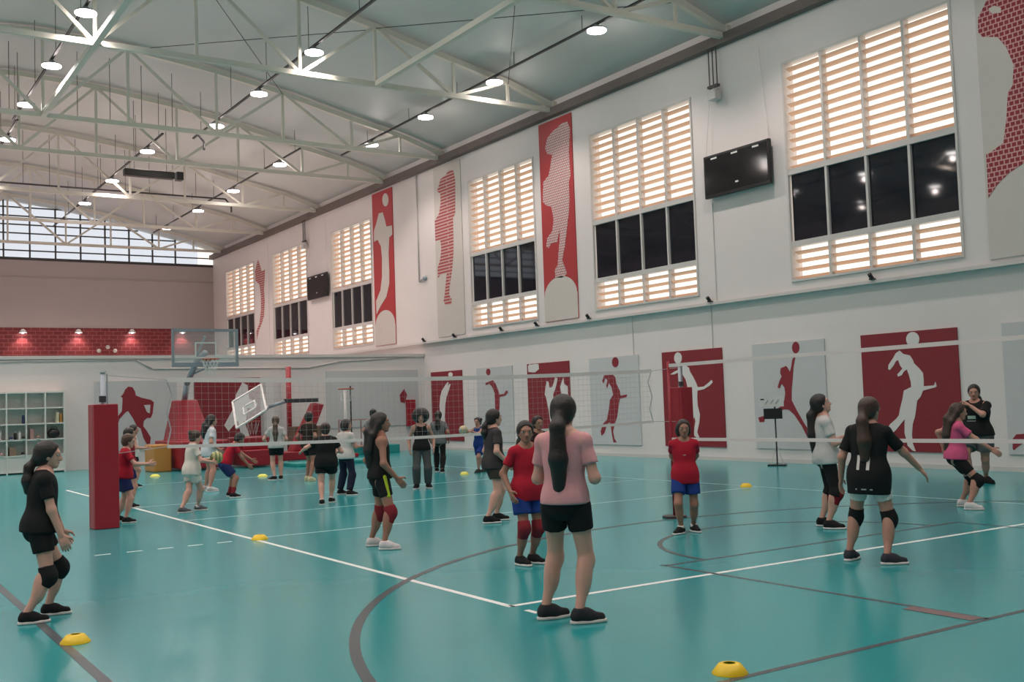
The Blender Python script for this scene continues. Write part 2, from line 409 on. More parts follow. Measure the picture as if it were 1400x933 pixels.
for (x, z, ysr), rown in zip(ROWS, ROWN):
    for y in ysr:
        t = thing('high_bay_lamp', 'round white high bay lamp in the row '+rown, 'lamp', (x, y, z), group='lamps in the row '+rown)
        if lamp_parts is None:
            a = MB().lathe((0, 0, 0), [(0.0001, -0.035), (0.235, -0.035), (0.23, 0.0), (0.0001, 0.0)], 20).build('diffuser', 'lamp_emit', t, True)
            b = MB().lathe((0, 0, 0), [(0.0001, 0.001), (0.245, 0.001), (0.245, 0.03), (0.1, 0.08), (0.06, 0.13), (0.0001, 0.13)], 20).build('housing', 'lamp_body', t)
            lamp_parts = (a, b)
        else:
            for p in lamp_parts: dup(p, t, (0, 0, 0))
        l = bpy.data.objects.new('lamp_light', ld0); link(l, t); l.location = (0, 0, -0.05)
        l = bpy.data.objects.new('lamp_spill', ld1); link(l, t); l.location = (0, 0, -0.24)
    o = thing('cable_tray', 'slim dark cable rail of the lamp row '+rown, 'cable rail', (x, 0, z))
    y0, y1 = min(ysr)-2, max(ysr)+2.5
    MB().bar((0, y0, 0.16), (0, y1, 0.16), 0.06, 0.05).build('rail', 'dark_steel', o)
    yy = y0+0.5
    while yy < y1:
        MB().bar((0, yy, 0.18), (0, yy, roof_z(x)-z), 0.018, n=5).build('hanger', 'dark_steel', o); yy += 3.1
for y, x1, x2, lab in [(26.6, -6, 5.6, 'dark pipe on thin hanger rods crossing the roof above the gallery front'), (36.9, -6, 9.9, 'longer dark pipe on hanger rods crossing the roof between hanging case and gable window')]:
    o = thing('roof_pipe', lab, 'pipe', (0, y, 10.62))
    MB().tube([(x1, 0, 0), (x2, 0, 0), (x2+0.25, 0.0, -0.28), (x2+0.25, 0, -0.55)], 0.07).build('pipe_run', 'dark_steel', o, True)
    for k in range(int((x2-x1)/0.95)):
        x = x1+0.4+0.95*k; MB().bar((x, 0, 0.03), (x, 0, roof_z(x)-10.62), 0.02, n=5).build('hanger', 'dark_steel', o)
o = thing('ceiling_case', 'long black case hanging under the roof trusses', 'case', (5.15, 30.3, 9.95))
MB().box(-0.95, 0.75, -0.14, 0.14, -0.12, 0.12).build('case_body', 'black', o, bevel=0.02); MB().box(0.82, 1.05, -0.16, 0.16, -0.14, 0.14).build('end_cap', 'black', o)
for x in (-0.6, 0.5): MB().bar((x, 0, 0.1), (x, 0, roof_z(5.15+x)-9.95), 0.02, n=5).build('hanger', 'dark_steel', o)

# ------------------------------------------------------------------ posters and banners on the walls
def wall_to3(face, out):
    # u = world Y, v = world Z, depth towards the room
    return lambda u, v, d: (face-out-d, u, v)
def crop(x0, y0, k, pts): return [(x0+a/k, y0+b/k) for a, b in pts]
def ellipse(cx, cy, rx, ry, n=20): return [(cx+rx*math.cos(2*math.pi*i/n), cy+ry*math.sin(2*math.pi*i/n)) for i in range(n)]
def wall_poly(pix, face, ax=0):
    if ax == 0: return [tuple(on(x, y, 0, face)[1:]) for x, y in pix]
    return [tuple(on(x, y, 1, face)[[0, 2]]) for x, y in pix]
def add_plate(name, poly, thick, out, face, m, parent, ax=0):
    o3 = parent.location
    if ax == 0: f3 = lambda u, v, d: (face-out-d-o3.x, u-o3.y, v-o3.z)
    else: f3 = lambda u, v, d: (u-o3.x, face-out-d-o3.y, v-o3.z)
    v, f = plate(poly, thick, f3)
    return recalc(MB().raw(v, f).build(name, m, parent))
def poster(label, y0, y1, z0, z1, pm, figs, face=WX, thick=0.03, ax=0, name='wall_poster', group=None, cat='poster'):
    loc = (face, (y0+y1)/2, z0) if ax == 0 else ((y0+y1)/2, face, z0)
    t = thing(name, label, cat, loc, group=group)
    add_plate('panel', [(y0, z0), (y1, z0), (y1, z1), (y0, z1)], thick, 0.0, face, pm, t, ax)
    for item in figs:
        nm, m, pix = item[:3]; lay = item[3] if len(item) > 3 else 0
        pp = wall_poly(pix, face, ax)
        pp = [(min(max(u, y0+0.01), y1-0.01), min(max(v, z0+0.01), z1-0.01)) for u, v in pp]
        add_plate(nm, pp, 0.006, thick+0.003*lay, face, m, t, ax)
    return t
PZ0, PZ1 = 0.32, 2.75
c4 = lambda p: crop(1120, 420, 4.989, p)
poster('crimson wall poster with a large pale volleyball spiker reaching under a ball', 5.33, 7.6, PZ0, PZ1, 'poster_red', [
    ('ball_shape', 'fig_white', c4(ellipse(645, 220, 45, 50))),
    ('player_shape', 'fig_white', c4([(555, 297), (580, 320), (625, 330), (645, 360), (655, 385), (690, 420), (715, 450), (720, 500), (720, 540), (790, 535), (800, 510), (808, 540), (800, 548), (715, 570), (700, 610), (675, 640), (668, 700), (660, 750), (645, 800), (640, 870), (645, 930), (666, 985), (645, 980), (610, 945), (605, 915), (590, 860), (590, 790), (592, 765), (570, 790), (530, 840), (495, 870), (490, 905), (480, 915), (468, 890), (462, 850), (490, 800), (530, 765), (550, 740), (560, 690), (575, 630), (585, 570), (635, 545), (632, 510), (620, 465), (605, 425), (585, 440), (570, 465), (545, 475), (540, 460), (575, 420), (560, 400), (545, 360), (530, 370), (515, 400), (490, 430), (478, 425), (480, 395), (510, 350), (530, 315)]))])
c3 = lambda p: crop(890, 420, 4.0, p)
poster('pale grey wall poster with a crimson leaping player raising a ball, behind the portable scoreboard', 8.58, 10.73, PZ0, PZ1, 'poster_grey', [
    ('ball_shape', 'fig_red', c3(ellipse(797, 222, 20, 32))),
    ('player_shape', 'fig_red', c3([(785, 275), (795, 275), (785, 330), (780, 400), (775, 450), (775, 510), (800, 560), (840, 630), (885, 700), (900, 745), (880, 740), (860, 710), (830, 650), (790, 590), (760, 562), (735, 560), (680, 580), (630, 600), (625, 628), (600, 630), (592, 605), (640, 590), (690, 560), (720, 540), (735, 510), (740, 470), (735, 440), (720, 420), (710, 445), (698, 440), (708, 405), (720, 380), (712, 360), (715, 335), (745, 322), (758, 340), (765, 355), (772, 330), (778, 290)]))])
c6 = lambda p: crop(890, 480, 6.664, p)
poster('crimson wall poster with a slender pale player and ball behind a padded post', 11.74, 13.94, PZ0, PZ1, 'poster_red', [
    ('ball_shape', 'fig_white', c6(ellipse(255, 65, 35, 52))),
    ('player_shape', 'fig_white', c6([(320, 130), (355, 155), (365, 190), (395, 240), (420, 290), (435, 330), (490, 325), (540, 285), (560, 265), (572, 285), (545, 315), (490, 350), (432, 362), (430, 420), (435, 500), (455, 580), (450, 650), (430, 740), (450, 790), (425, 790), (400, 770), (405, 700), (415, 640), (405, 600), (385, 640), (370, 720), (360, 790), (345, 790), (345, 680), (350, 560), (345, 470), (350, 400), (340, 320), (325, 260), (290, 205), (260, 195), (220, 215), (185, 215), (220, 190), (270, 165), (300, 140)]))])
c2 = lambda p: crop(560, 430, 4.0, p)
poster('pale grey wall poster with a whole crimson player jumping, beyond the girl in light pink', 14.9, 17.08, PZ0, PZ1, 'poster_grey', [
    ('ball_shape', 'fig_red', c2(ellipse(1130, 262, 18, 28))),
    ('player_shape', 'fig_red', c2([(1070, 330), (1115, 328), (1130, 345), (1135, 380), (1155, 420), (1158, 445), (1195, 438), (1192, 452), (1155, 462), (1148, 500), (1140, 560), (1130, 590), (1118, 640), (1125, 680), (1138, 700), (1120, 700), (1112, 660), (1105, 610), (1100, 590), (1085, 600), (1070, 650), (1055, 665), (1050, 640), (1062, 600), (1085, 575), (1095, 520), (1100, 470), (1118, 440), (1110, 400), (1095, 375), (1085, 405), (1080, 390), (1088, 360), (1075, 350), (1065, 378), (1058, 365)]))])
poster('crimson wall poster with several pale blocking players and a small emblem', 18.06, 20.26, PZ0, PZ1, 'poster_red', [
    ('emblem', 'fig_white', c2([(652, 285), (660, 268), (675, 275), (690, 265), (710, 272), (712, 300), (690, 318), (655, 316)])),
    ('player_shape', 'fig_white', c2([(800, 345), (814, 350), (808, 385), (800, 412), (790, 440), (800, 520), (795, 590), (775, 590), (765, 520), (750, 450), (744, 440), (748, 400), (755, 365), (765, 370), (770, 402), (785, 397), (795, 370)])),
    ('player_shape', 'fig_white', c2([(828, 400), (836, 372), (845, 345), (850, 380), (870, 395), (872, 450), (866, 540), (858, 590), (842, 590), (842, 480), (835, 430)]))])
poster('pale grey wall poster with a crimson player bending back under a ball', 21.12, 23.3, PZ0, PZ1, 'poster_grey', [
    ('ball_shape', 'fig_red', c2(ellipse(435, 315, 12, 18))),
    ('player_shape', 'fig_red', c2([(420, 375), (460, 360), (475, 380), (490, 420), (497, 440), (520, 435), (535, 415), (543, 425), (530, 445), (498, 452), (497, 500), (492, 560), (485, 640), (468, 640), (474, 560), (472, 480), (470, 430), (455, 395), (440, 380), (420, 388)]))])
poster('crimson wall poster with a pale player stretching both arms to a ball', 24.28, 26.47, PZ0, PZ1, 'poster_red', [
    ('ball_shape', 'fig_white', c2(ellipse(228, 330, 12, 13))),
    ('player_shape', 'fig_white', c2([(210, 372), (218, 372), (213, 400), (222, 380), (229, 382), (216, 425), (207, 450), (200, 490), (197, 560), (202, 620), (188, 620), (172, 560), (168, 500), (172, 450), (180, 420), (195, 395)]))])
poster('pale grey wall poster with a dark crimson corner shape beside the big crimson spiker poster', 2.2, 4.4, PZ0, PZ1, 'poster_grey', [
    ('corner_shape', 'fig_red', [(1386, 600), (1391, 594), (1400, 593.5), (1440, 590), (1450, 600), (1420, 606), (1400, 606), (1392, 612), (1388, 616), (1386, 614)])])
# gallery wall posters
c8 = lambda p: crop(120, 480, 5.83, p)
poster('pale grey gallery poster with a crimson player in a cap by the orange block', 2.47, 4.95, 0.5, 2.66, 'poster_grey', [
    ('player_shape', 'fig_red', c8([(320, 285), (355, 290), (375, 325), (380, 355), (430, 375), (500, 390), (525, 410), (515, 500), (500, 535), (470, 535), (445, 560), (440, 600), (470, 640), (500, 690), (495, 740), (470, 745), (440, 690), (420, 620), (390, 600), (360, 540), (320, 480), (300, 490), (250, 545), (240, 580), (225, 570), (232, 530), (270, 480), (275, 400), (275, 375), (260, 365), (280, 345), (295, 310)])),
    ('gap_shape', 'poster_grey', c8([(445, 432), (497, 430), (492, 498), (470, 490)]), 1)], face=BL, ax=1)
poster('crimson gallery poster with a pale figure behind the folded basketball hoop', 5.5, 7.69, 0.4, 2.7, 'poster_red', [
    ('player_shape', 'fig_white', [(331, 523), (338, 527), (340, 545), (352, 552), (348, 560), (338, 558), (335, 580), (342, 600), (330, 600), (325, 575), (312, 590), (306, 582), (318, 560), (322, 540)])], face=BL, ax=1)
poster('wide faint grey panel on the gallery wall near the hall corner', 10.03, 13.6, 0.9, 2.88, 'poster_grey', [
    ('player_shape', 'fig_red', [(546, 540), (552, 532), (556, 540), (553, 552), (547, 550)])], face=BL, ax=1, name='wall_panel', cat='panel')
# upper banners
b2 = lambda p: crop(720, 140, 3.01, p)
def half_disc(y0, y1, zb, hgt, n=14):
    c = (y0+y1)/2; r = (y1-y0)/2*0.98
    return [(c+r*math.cos(math.pi*i/n), zb+hgt*math.sin(math.pi*i/n)) for i in range(n+1)]
def banner(label, y0, y1, pm, figs, dome=None):
    t = thing('wall_banner', label, 'banner', (UX, (y0+y1)/2, 3.95))
    add_plate('panel', [(y0, 3.95), (y1, 3.95), (y1, 9.95), (y0, 9.95)], 0.03, 0, UX, pm, t)
    for i, (nm, m, pix) in enumerate(figs):
        pp = [(min(max(u, y0+0.01), y1-0.01), min(max(v, 4.0), 9.93)) for u, v in wall_poly(pix, UX)]
        add_plate(nm, pp, 0.006, 0.03+0.004*i, UX, m, t)
    if dome:
        add_plate('dome_shape', [(y1, 3.96), (y1, 4.7)]+[p for p in half_disc(y0, y1, 4.7, dome)]+[(y0, 4.7), (y0, 3.96)], 0.006, 0.03, UX, 'banner_grey', t)
banner('tall red banner with a white lattice running figure under the roof', 17.33, 19.0, 'poster_bright', [
    ('figure_shape', 'lattice_white', b2([(150, 85), (172, 80), (182, 110), (180, 160), (178, 200), (182, 270), (185, 300), (178, 330), (180, 400), (178, 450), (170, 520), (160, 600), (150, 650), (165, 690), (170, 705), (150, 722), (122, 722), (120, 690), (132, 670), (135, 620), (140, 560), (140, 520), (130, 575), (105, 580), (95, 600), (85, 595), (88, 560), (110, 530), (115, 480), (105, 430), (85, 425), (70, 410), (72, 330), (95, 300), (105, 240), (110, 215), (90, 215), (80, 190), (88, 150), (110, 120), (130, 105)]))], 0.55)
b1 = lambda p: crop(480, 220, 3.333, p)
banner('tall pale banner with a red striped running figure and ball', 23.75, 25.62, 'banner_grey', [
    ('figure_shape', 'stripe_red', b1([(450, 42), (470, 45), (478, 90), (478, 160), (478, 240), (468, 260), (470, 340), (470, 420), (465, 490), (455, 560), (450, 610), (462, 630), (460, 655), (435, 658), (425, 640), (430, 615), (435, 560), (440, 510), (425, 515), (410, 520), (400, 535), (398, 490), (410, 450), (415, 400), (410, 360), (388, 365), (385, 275), (405, 240), (412, 190), (410, 150), (395, 140), (405, 110), (410, 85), (430, 70)]))])
banner('tall red banner with a plain pale stretching figure and oval ball', 28.9, 30.64, 'poster_bright', [
    ('ball_shape', 'banner_grey', b1(ellipse(160, 178, 14, 30))),
    ('figure_shape', 'banner_grey', b1([(130, 240), (148, 235), (158, 270), (165, 300), (190, 295), (192, 335), (178, 350), (175, 420), (178, 500), (178, 560), (165, 620), (140, 660), (120, 700), (118, 640), (138, 590), (145, 530), (145, 440), (140, 390), (125, 360), (108, 370), (108, 320), (118, 290)]))], 0.6)
b5 = lambda p: crop(320, 310, 4.907, p)
banner('tall pale banner with a faint red thin figure near the hall corner', 42.35, 44.2, 'wall', [
    ('figure_shape', 'stripe_red', b5([(165, 220), (180, 265), (190, 300), (212, 285), (210, 340), (205, 420), (210, 500), (205, 600), (190, 650), (170, 700), (158, 760), (155, 700), (175, 650), (185, 560), (185, 470), (175, 390), (150, 365), (145, 300)]))])
b3 = lambda p: crop(1300, 0, 2.455, p)
banner('tall pale banner with a big crimson lattice figure beside the widest louvred window', 2.5, 4.47, 'banner_grey', [
    ('figure_shape', 'lattice_red', b3([(150, -60), (125, 0), (95, 60), (95, 110), (110, 125), (160, 125), (190, 160), (215, 220), (210, 290), (195, 310), (190, 400), (180, 480), (140, 510), (122, 520), (130, 665), (160, 620), (200, 580), (246, 550), (330, 545), (420, 600), (420, -200), (250, -200)])),
    ('patch_shape', 'banner_grey', b3([(130, 30), (150, 20), (172, 28), (172, 44), (140, 46)]))])

# ------------------------------------------------------------------ scoreboards, brackets, conduits
def scoreboard(label, y0, y1, z0, z1, hx):
    t = thing('wall_scoreboard', label, 'scoreboard', (UX-0.10, (y0+y1)/2, z0))
    h = z1-z0; a = (y1-y0)/2
    MB().box(-0.09, 0.0, -a, a, 0, h).build('case', 'black', t, bevel=0.015)
    MB().box(-0.095, -0.089, -a+0.06, a-0.06, 0.08, h-0.06).build('screen', 'screen', t)
    for y in (-0.62, 0.02, 0.66): MB().box(-0.1, -0.094, y*a-0.10, y*a+0.10, h-0.12, h-0.08).build('caption_bar', 'white_plastic', t)
    MB().box(-0.1, -0.094, -0.08, 0.02, 0.22, 0.26).build('caption_bar', 'white_plastic', t)
    for y in (-a*0.96, a*0.96): MB().bar((-0.03, y, h), (0.05, y*0.75, 9.7-z0), 0.012, n=5).build('hanging_wire', 'alu', t)
    MB().box(0.0, 0.1, -0.2, 0.2, 0.3*h, 0.6*h).build('wall_bracket', 'dark_steel', t)
scoreboard('large black electronic scoreboard hung by wires between the two widest louvred windows', 9.64, 11.78, 6.38, 7.42, 9.7)
scoreboard('small looking black scoreboard hung between two distant louvred windows', 34.95, 37.1, 6.38, 7.42, 9.7)
def bracket(label, y):
    t = thing('sensor_bracket', label, 'bracket', (UX-0.15, y, 8.75))
    for d in (-0.13, 0, 0.13): MB().bar((0, d, 0.35), (0, d, 1.3), 0.03, n=6).build('rod', 'dark_steel', t)
    MB().box(-0.05, 0.05, -0.17, 0.17, 0.3, 0.36).build('cross_bar', 'dark_steel', t)
    MB().box(-0.1, 0.1, -0.14, 0.14, 0.0, 0.2).build('box', 'alu', t)
    MB().bar((0, 0, 0.15), (0, 0, 0.32), 0.03).build('stem', 'alu', t)
    MB().bar((0.0, 0, 0.1), (0.14, 0, 0.1), 0.04).build('wall_arm', 'alu', t)
bracket('triple dark hanging rods with a pale box above the large scoreboard', 11.35)
bracket('triple dark hanging rods with a pale box above the small looking scoreboard', 37.4)
t = thing('wall_pipe', 'thin wall pipe ending in a small spout between two tall banners', 'pipe', (UX, 26.9, 6.1))
MB().bar((-0.04, 0, 0), (-0.04, 0, 3.9), 0.05, n=8).build('pipe_run', 'alu', t, True)
MB().tube([(-0.04, 0, 0), (-0.06, -0.45, 0.05)], 0.06).build('spout', 'grey_steel', t, True); MB().ball((-0.06, -0.48, 0.05), 0.09, 10, 8).build('spout_head', 'grey_steel', t, True)
for y, z0, z1, lab in [(15.1, 2.75, 3.8, 'thin cable dropping to the grey jumping player poster'), (12.05, 2.75, 3.8, 'thin cable above the slender pale player poster'), (11.72, 3.9, 6.3, 'thin cable under the large scoreboard')]:
    o = MB().bar(((WX if z1 < 3.85 else UX)-0.012, y, z0), ((WX if z1 < 3.85 else UX)-0.012, y, z1), 0.022, n=6).build('wall_cable', 'alu'); tag(o, lab, 'cable')
for y in (7.1, 11.9, 16.8, 19.4, 21.4, 24.4, 26.6):
    t = thing('ledge_spotlight', 'tiny black spotlight clamped on the pale wall ledge', 'spotlight', (UX-0.05, y, 3.87), group='ledge spotlights')
    MB().box(-0.06, 0.04, -0.05, 0.05, 0.0, 0.03).build('clamp', 'black', t); MB().bar((-0.02, 0, 0.03), (-0.1, 0, 0.12), 0.09, n=10).build('head', 'black', t)
t = thing('wall_conduit', 'thin pale conduit stepping along the gallery wall', 'conduit', (0, BL-0.02, 3.3))
MB().tube([(-3.5, 0, -0.15), (0.5, 0, 0.0), (3.7, 0, 0.02), (4.2, 0, -0.27), (9.4, 0, -0.3), (10.5, 0, -0.1), (13.5, 0, 0.05)], 0.05).build('conduit_run', 'alu', t, True)
# wall lamps and emblem on the brick band
wl_d = bpy.data.lights.new('wall_lamp_light', 'SPOT'); wl_d.energy = 40; wl_d.color = (1, 0.75, 0.7); wl_d.spot_size = math.radians(120); wl_d.spot_blend = 0.7; wl_d.shadow_soft_size = 0.08
for px in (-45, 31, 107, 180, 249):
    p = on(px, 454, 1, YB-0.2)
    t = thing('wall_lamp', 'small white wall lamp shining down on the red brick band', 'lamp', (p[0], YB-0.03, p[2]), group='wall lamps on the brick band')
    MB().bar((0, 0, 0.1), (0, -0.25, 0.1), 0.06).build('arm', 'white_plastic', t)
    MB().lathe((0, -0.25, 0), [(0.05, 0.14), (0.1, 0.1), (0.2, -0.06), (0.19, -0.06), (0.09, 0.08)], 14).build('shade', 'white_plastic', t)
    MB().ball((0, -0.25, -0.02), 0.07, 10, 8).build('bulb', 'lamp_emit', t, True)
    l = bpy.data.objects.new('wall_lamp_light', wl_d); link(l, t); l.location = (0, -0.25, -0.12)
p = on(147, 479, 1, YB-0.03); t = thing('wall_emblem', 'three small pale round ornaments on the red brick band', 'ornament', (p[0], YB-0.03, p[2]))
for px, py in ((135, 480), (147, 475), (157, 480)):
    q = on(px, py, 1, YB-0.03); MB().ball((q[0]-p[0], -0.05, q[2]-p[2]), 0.11, 12, 8, (1, 0.5, 1)).build('disc', 'banner_grey', t, True)

# ------------------------------------------------------------------ volleyball net across the court
NY = 9.0; NX0, NX1, NZ0, NZ1 = -0.22, 9.25, 1.12, 2.12
n1 = thing('volleyball_net', 'volleyball net with white tapes and grey mesh stretched between two red padded posts', 'net', (0, NY, 0))
def sag(x): t = (x-NX0)/(NX1-NX0); return -0.26*t*(1-t)
def tape(z0, z1, m, name, x0, x1, parent, sg=True, n=16, y=0.0, th=0.012):
    vs = []; fs = []
    for i in range(n+1):
        x = x0+(x1-x0)*i/n; d = sag(x) if sg else 0
        for yy in (-th/2, th/2):
            for z in (z0, z1): vs.append((x, y+yy, z+d))
    for i in range(n):
        a = 4*i; b = a+4
        fs += [(a, b, b+1, a+1), (a+2, a+3, b+3, b+2), (a+1, b+1, b+3, a+3), (a, a+2, b+2, b)]
    return MB().raw(vs, fs).build(name, m, parent)
tape(NZ1-0.035, NZ1+0.035, 'net_tape', 'top_tape', NX0, NX1, n1)
tape(NZ0-0.025, NZ0+0.025, 'net_tape', 'bottom_tape', NX0, NX1, n1)
mb = MB(); x = NX0
while x < NX1:
    mb.bar((x, 0, NZ0+sag(x)), (x, 0, NZ1+sag(x)), 0.003, n=3); x += 0.105
for k in range(1, 10):
    z = NZ0+k*0.1
    for i in range(10):
        xa = NX0+(NX1-NX0)*i/10; xb = NX0+(NX1-NX0)*(i+1)/10
        mb.bar((xa, 0, z+sag(xa)), (xb, 0, z+sag(xb)), 0.003, n=3)
o = mb.build('mesh', 'net_cord', n1); o['kind'] = 'stuff'
for x, s in ((NX0, -1), (NX1, 1)):
    MB().tube([(x, 0, NZ0), (x-s*0.06, 0.02, NZ0+0.25), (x-s*0.0, 0, NZ0+0.5), (x-s*0.08, 0.02, NZ0+0.78), (x, 0, NZ1)], 0.02, 5).build('side_cord', 'net_cord', n1)
MB().bar((-1.08, 0, 2.2), (NX0, 0, NZ1), 0.012, n=5).build('guy_cord', 'net_cord', n1); MB().bar((NX1, 0, NZ1), (9.93, 0, 2.18), 0.012, n=5).build('guy_cord', 'net_cord', n1)
MB().bar((-1.05, 0, 1.05), (NX0, 0, NZ0), 0.01, n=5).build('guy_cord', 'net_cord', n1); MB().bar((NX1, 0, NZ0), (9.9, 0, 1.1), 0.01, n=5).build('guy_cord', 'net_cord', n1)
def net_post(x, label, wd, hp, ht):
    t = thing('net_post', label, 'post', (x, NY-0.0, 0))
    for (a, b, c, d) in ((-wd/2, wd/2, -0.19, -0.12), (-wd/2, wd/2, 0.12, 0.19), (-wd/2, -wd/2+0.07, -0.12, 0.12), (wd/2-0.07, wd/2, -0.12, 0.12)):
        MB().box(a, b, c, d, 0, hp).build('pad', 'pad_red', t, bevel=0.012)
    MB().bar((0, 0, 0.0), (0, 0, ht), 0.07, n=12).build('pole', 'grey_steel', t, True)
    MB().bar((0.06, 0, hp-0.05), (0.06, 0, ht-0.02), 0.02, n=8).build('winch_rail', 'grey_steel', t)
    MB().box(-0.06, 0.03, -0.07, -0.02, hp+0.03, hp+0.12).build('winch', 'dark_steel', t)
    MB().cyl((0, 0), 0.05, ht, ht+0.02, 12).build('pulley_cap', 'alu', t)
net_post(-1.13, 'red padded volleyball net post standing by the side line', 0.34, 1.78, 2.24)
net_post(10.0, 'red padded volleyball net post in front of the slender pale player poster', 0.30, 1.78, 2.22)
# training bands across the near half
NB = 4.95; t = thing('training_net', 'two white elastic bands strung low and high as a training net across the near half', 'net', (NB, 0, 0))
for z0, z1, nm in ((2.0, 2.045, 'top_band'), (1.02, 1.06, 'bottom_band')):
    MB().raw([(dx, y, z) for y, k in ((3.6, 0), (0.5, 1), (-2.4, 2)) for dx in (-0.006, 0.006) for z in (z0+0.02*k, z1+0.02*k)],
             [(0, 4, 5, 1), (4, 8, 9, 5), (2, 3, 7, 6), (6, 7, 11, 10), (1, 5, 7, 3), (5, 9, 11, 7), (0, 2, 6, 4), (4, 6, 10, 8), (0, 1, 3, 2), (8, 10, 11, 9)]).build(nm, 'net_tape', t)
for y, lab in ((3.62, 'slim dark red post of the training bands behind the girl with hands behind her back'), (-2.45, 'slim dark red post of the training bands near the key line')):
    t = thing('band_post', lab, 'post', (NB, y, 0))
    MB().cyl((0, 0), 0.16, 0, 0.03, 20).build('base', 'dark_steel', t); MB().bar((0, 0, 0.03), (0, 0, 2.08), 0.035, n=10).build('pole', 'pad_red', t, True)

# ------------------------------------------------------------------ marker discs and balls
def disc(px, py, m, label, r=0.105):
    p = fl(px, py); t = thing('marker_disc', label, 'marker disc', (p[0], p[1], 0))
    MB().lathe((0, 0, 0), [(r, 0.0), (r*1.0, 0.006), (r*0.62, 0.055), (r*0.34, 0.062), (r*0.32, 0.056), (r*0.58, 0.048), (r*0.95, 0.0)], 24).build('cone_disc', m, t, True)
disc(103, 879, 'yellow', 'yellow marker disc on the dark line by the girl in black')
disc(998, 921, 'yellow', 'yellow marker disc on the dark basketball base line')
disc(355, 738, 'yellow', 'yellow marker disc on the white side line at the attack line')
disc(1020, 666, 'yellow', 'yellow marker disc where the attack line meets the far side line')
disc(635, 649, 'pale_yellow', 'pale yellow marker disc near the girl with the round hair')
disc(212, 652, 'pale_yellow', 'pale yellow marker disc before the orange block', 0.13)
disc(359, 652, 'pale_yellow', 'pale yellow marker disc beside the girl with long brown hair', 0.13)
def ball_mat(c1, c2):
    m = mat('volleyball_skin', c1, 0.5); nt = m.node_tree; b = nt.nodes['Principled BSDF']
    tc = nt.nodes.new('ShaderNodeTexCoord'); wv = nt.nodes.new('ShaderNodeTexWave'); wv.inputs['Scale'].default_value = 5; wv.inputs['Distortion'].default_value = 2
    cr = nt.nodes.new('ShaderNodeValToRGB'); cr.color_ramp.interpolation = 'CONSTANT'; cr.color_ramp.elements[0].color = (*c1, 1); cr.color_ramp.elements[1].color = (*c2, 1); cr.color_ramp.elements[1].position = 0.5
    nt.links.new(tc.outputs['Object'], wv.inputs[0]); nt.links.new(wv.outputs['Fac'], cr.inputs[0]); nt.links.new(cr.outputs[0], b.inputs['Base Color']); return m
M['ball_a'] = ball_mat((0.50, 0.48, 0.20), (0.16, 0.20, 0.08)); M['ball_b'] = ball_mat((0.62, 0.50, 0.22), (0.45, 0.42, 0.38))

# ------------------------------------------------------------------ basketball stands
t = thing('basketball_stand', 'portable basketball stand with clear framed backboard, red padded base and raised hoop', 'basketball hoop', (4.37, 23.5, 0))
BY = 22.0-23.5; bx = 0.92; z0, z1 = 2.86, 3.91
MB().box(-bx+0.05, bx-0.05, BY, BY+0.02, z0+0.05, z1-0.05).build('backboard', 'clear', t)
f = MB()
for a, b, c, d in ((-bx, bx, z0, z0+0.12), (-bx, bx, z1-0.07, z1), (-bx, -bx+0.06, z0+0.12, z1-0.07), (bx-0.06, bx, z0+0.12, z1-0.07)): f.box(a, b, BY-0.02, BY+0.05, c, d)
f.build('board_frame', 'grey_steel', t)
f = MB()
for a, b, c, d in ((-0.3, 0.3, 3.5, 3.54), (-0.3, 0.3, 3.09, 3.13), (-0.3, -0.26, 3.13, 3.5), (0.26, 0.3, 3.13, 3.5)): f.box(a, b, BY-0.012, BY-0.004, c, d)
f.build('target_square', 'white_plastic', t)
rim = MB().ring((0, BY-0.40, 3.05), 0.225, 0.016).box(-0.08, 0.08, BY-0.18, BY-0.02, 3.0, 3.07).build('rim', 'rim_orange', t, True)
mb = MB()
for i in range(12):
    a = 2*math.pi*i/12
    for s in (-1, 1):
        pts = [(0.225*(1-0.13*k)*math.cos(a+s*0.26*k), BY-0.4+0.225*(1-0.13*k)*math.sin(a+s*0.26*k), 3.05-0.11*k) for k in range(5)]
        mb.tube(pts, 0.008, 4)
mb.build('hoop_net', 'white_plastic', rim)
MB().tube([(0, BY+0.06, 3.25), (0, BY+0.85, 3.05), (0, 0.35, 2.45), (0, 0.65, 1.9)], 0.17, 10).build('arm', 'grey_steel', t, True)
MB().bar((0, BY+0.05, 3.7), (0, 0.3, 2.6), 0.06, n=8).bar((-0.3, BY+0.05, 2.95), (0, -0.2, 2.7), 0.05, n=8).bar((0.3, BY+0.05, 2.95), (0, -0.2, 2.7), 0.05, n=8).build('strut', 'grey_steel', t)
MB().raw([(-0.55, -0.6, 0.5), (0.55, -0.6, 0.5), (0.55, 1.2, 0.5), (-0.55, 1.2, 0.5), (-0.28, 0.3, 1.98), (0.28, 0.3, 1.98), (0.28, 0.95, 1.98), (-0.28, 0.95, 1.98)],
         [(3, 2, 1, 0), (4, 5, 6, 7), (0, 1, 5, 4), (1, 2, 6, 5), (2, 3, 7, 6), (3, 0, 4, 7)]).build('tower_pad', 'pad_red', t, bevel=0.03)
MB().box(-0.62, 0.75, -1.1, 1.6, 0.06, 0.82).build('base_pad', 'pad_red', t, bevel=0.04)
for x in (-0.5, 0.6):
    for y in (-0.9, 1.4): MB().bar((x-0.03, y, 0.06), (x+0.03, y, 0.06), 0.12, n=12).build('wheel', 'black', t)
o = MB().box(-0.24, 0.24, -0.5, 0.5, 0, 0.75).build('foam_block', 'orange', bevel=0.03); o.location = (3.4, 23.4, 0); tag(o, 'orange vinyl foam block beside the red hoop base', 'foam block')

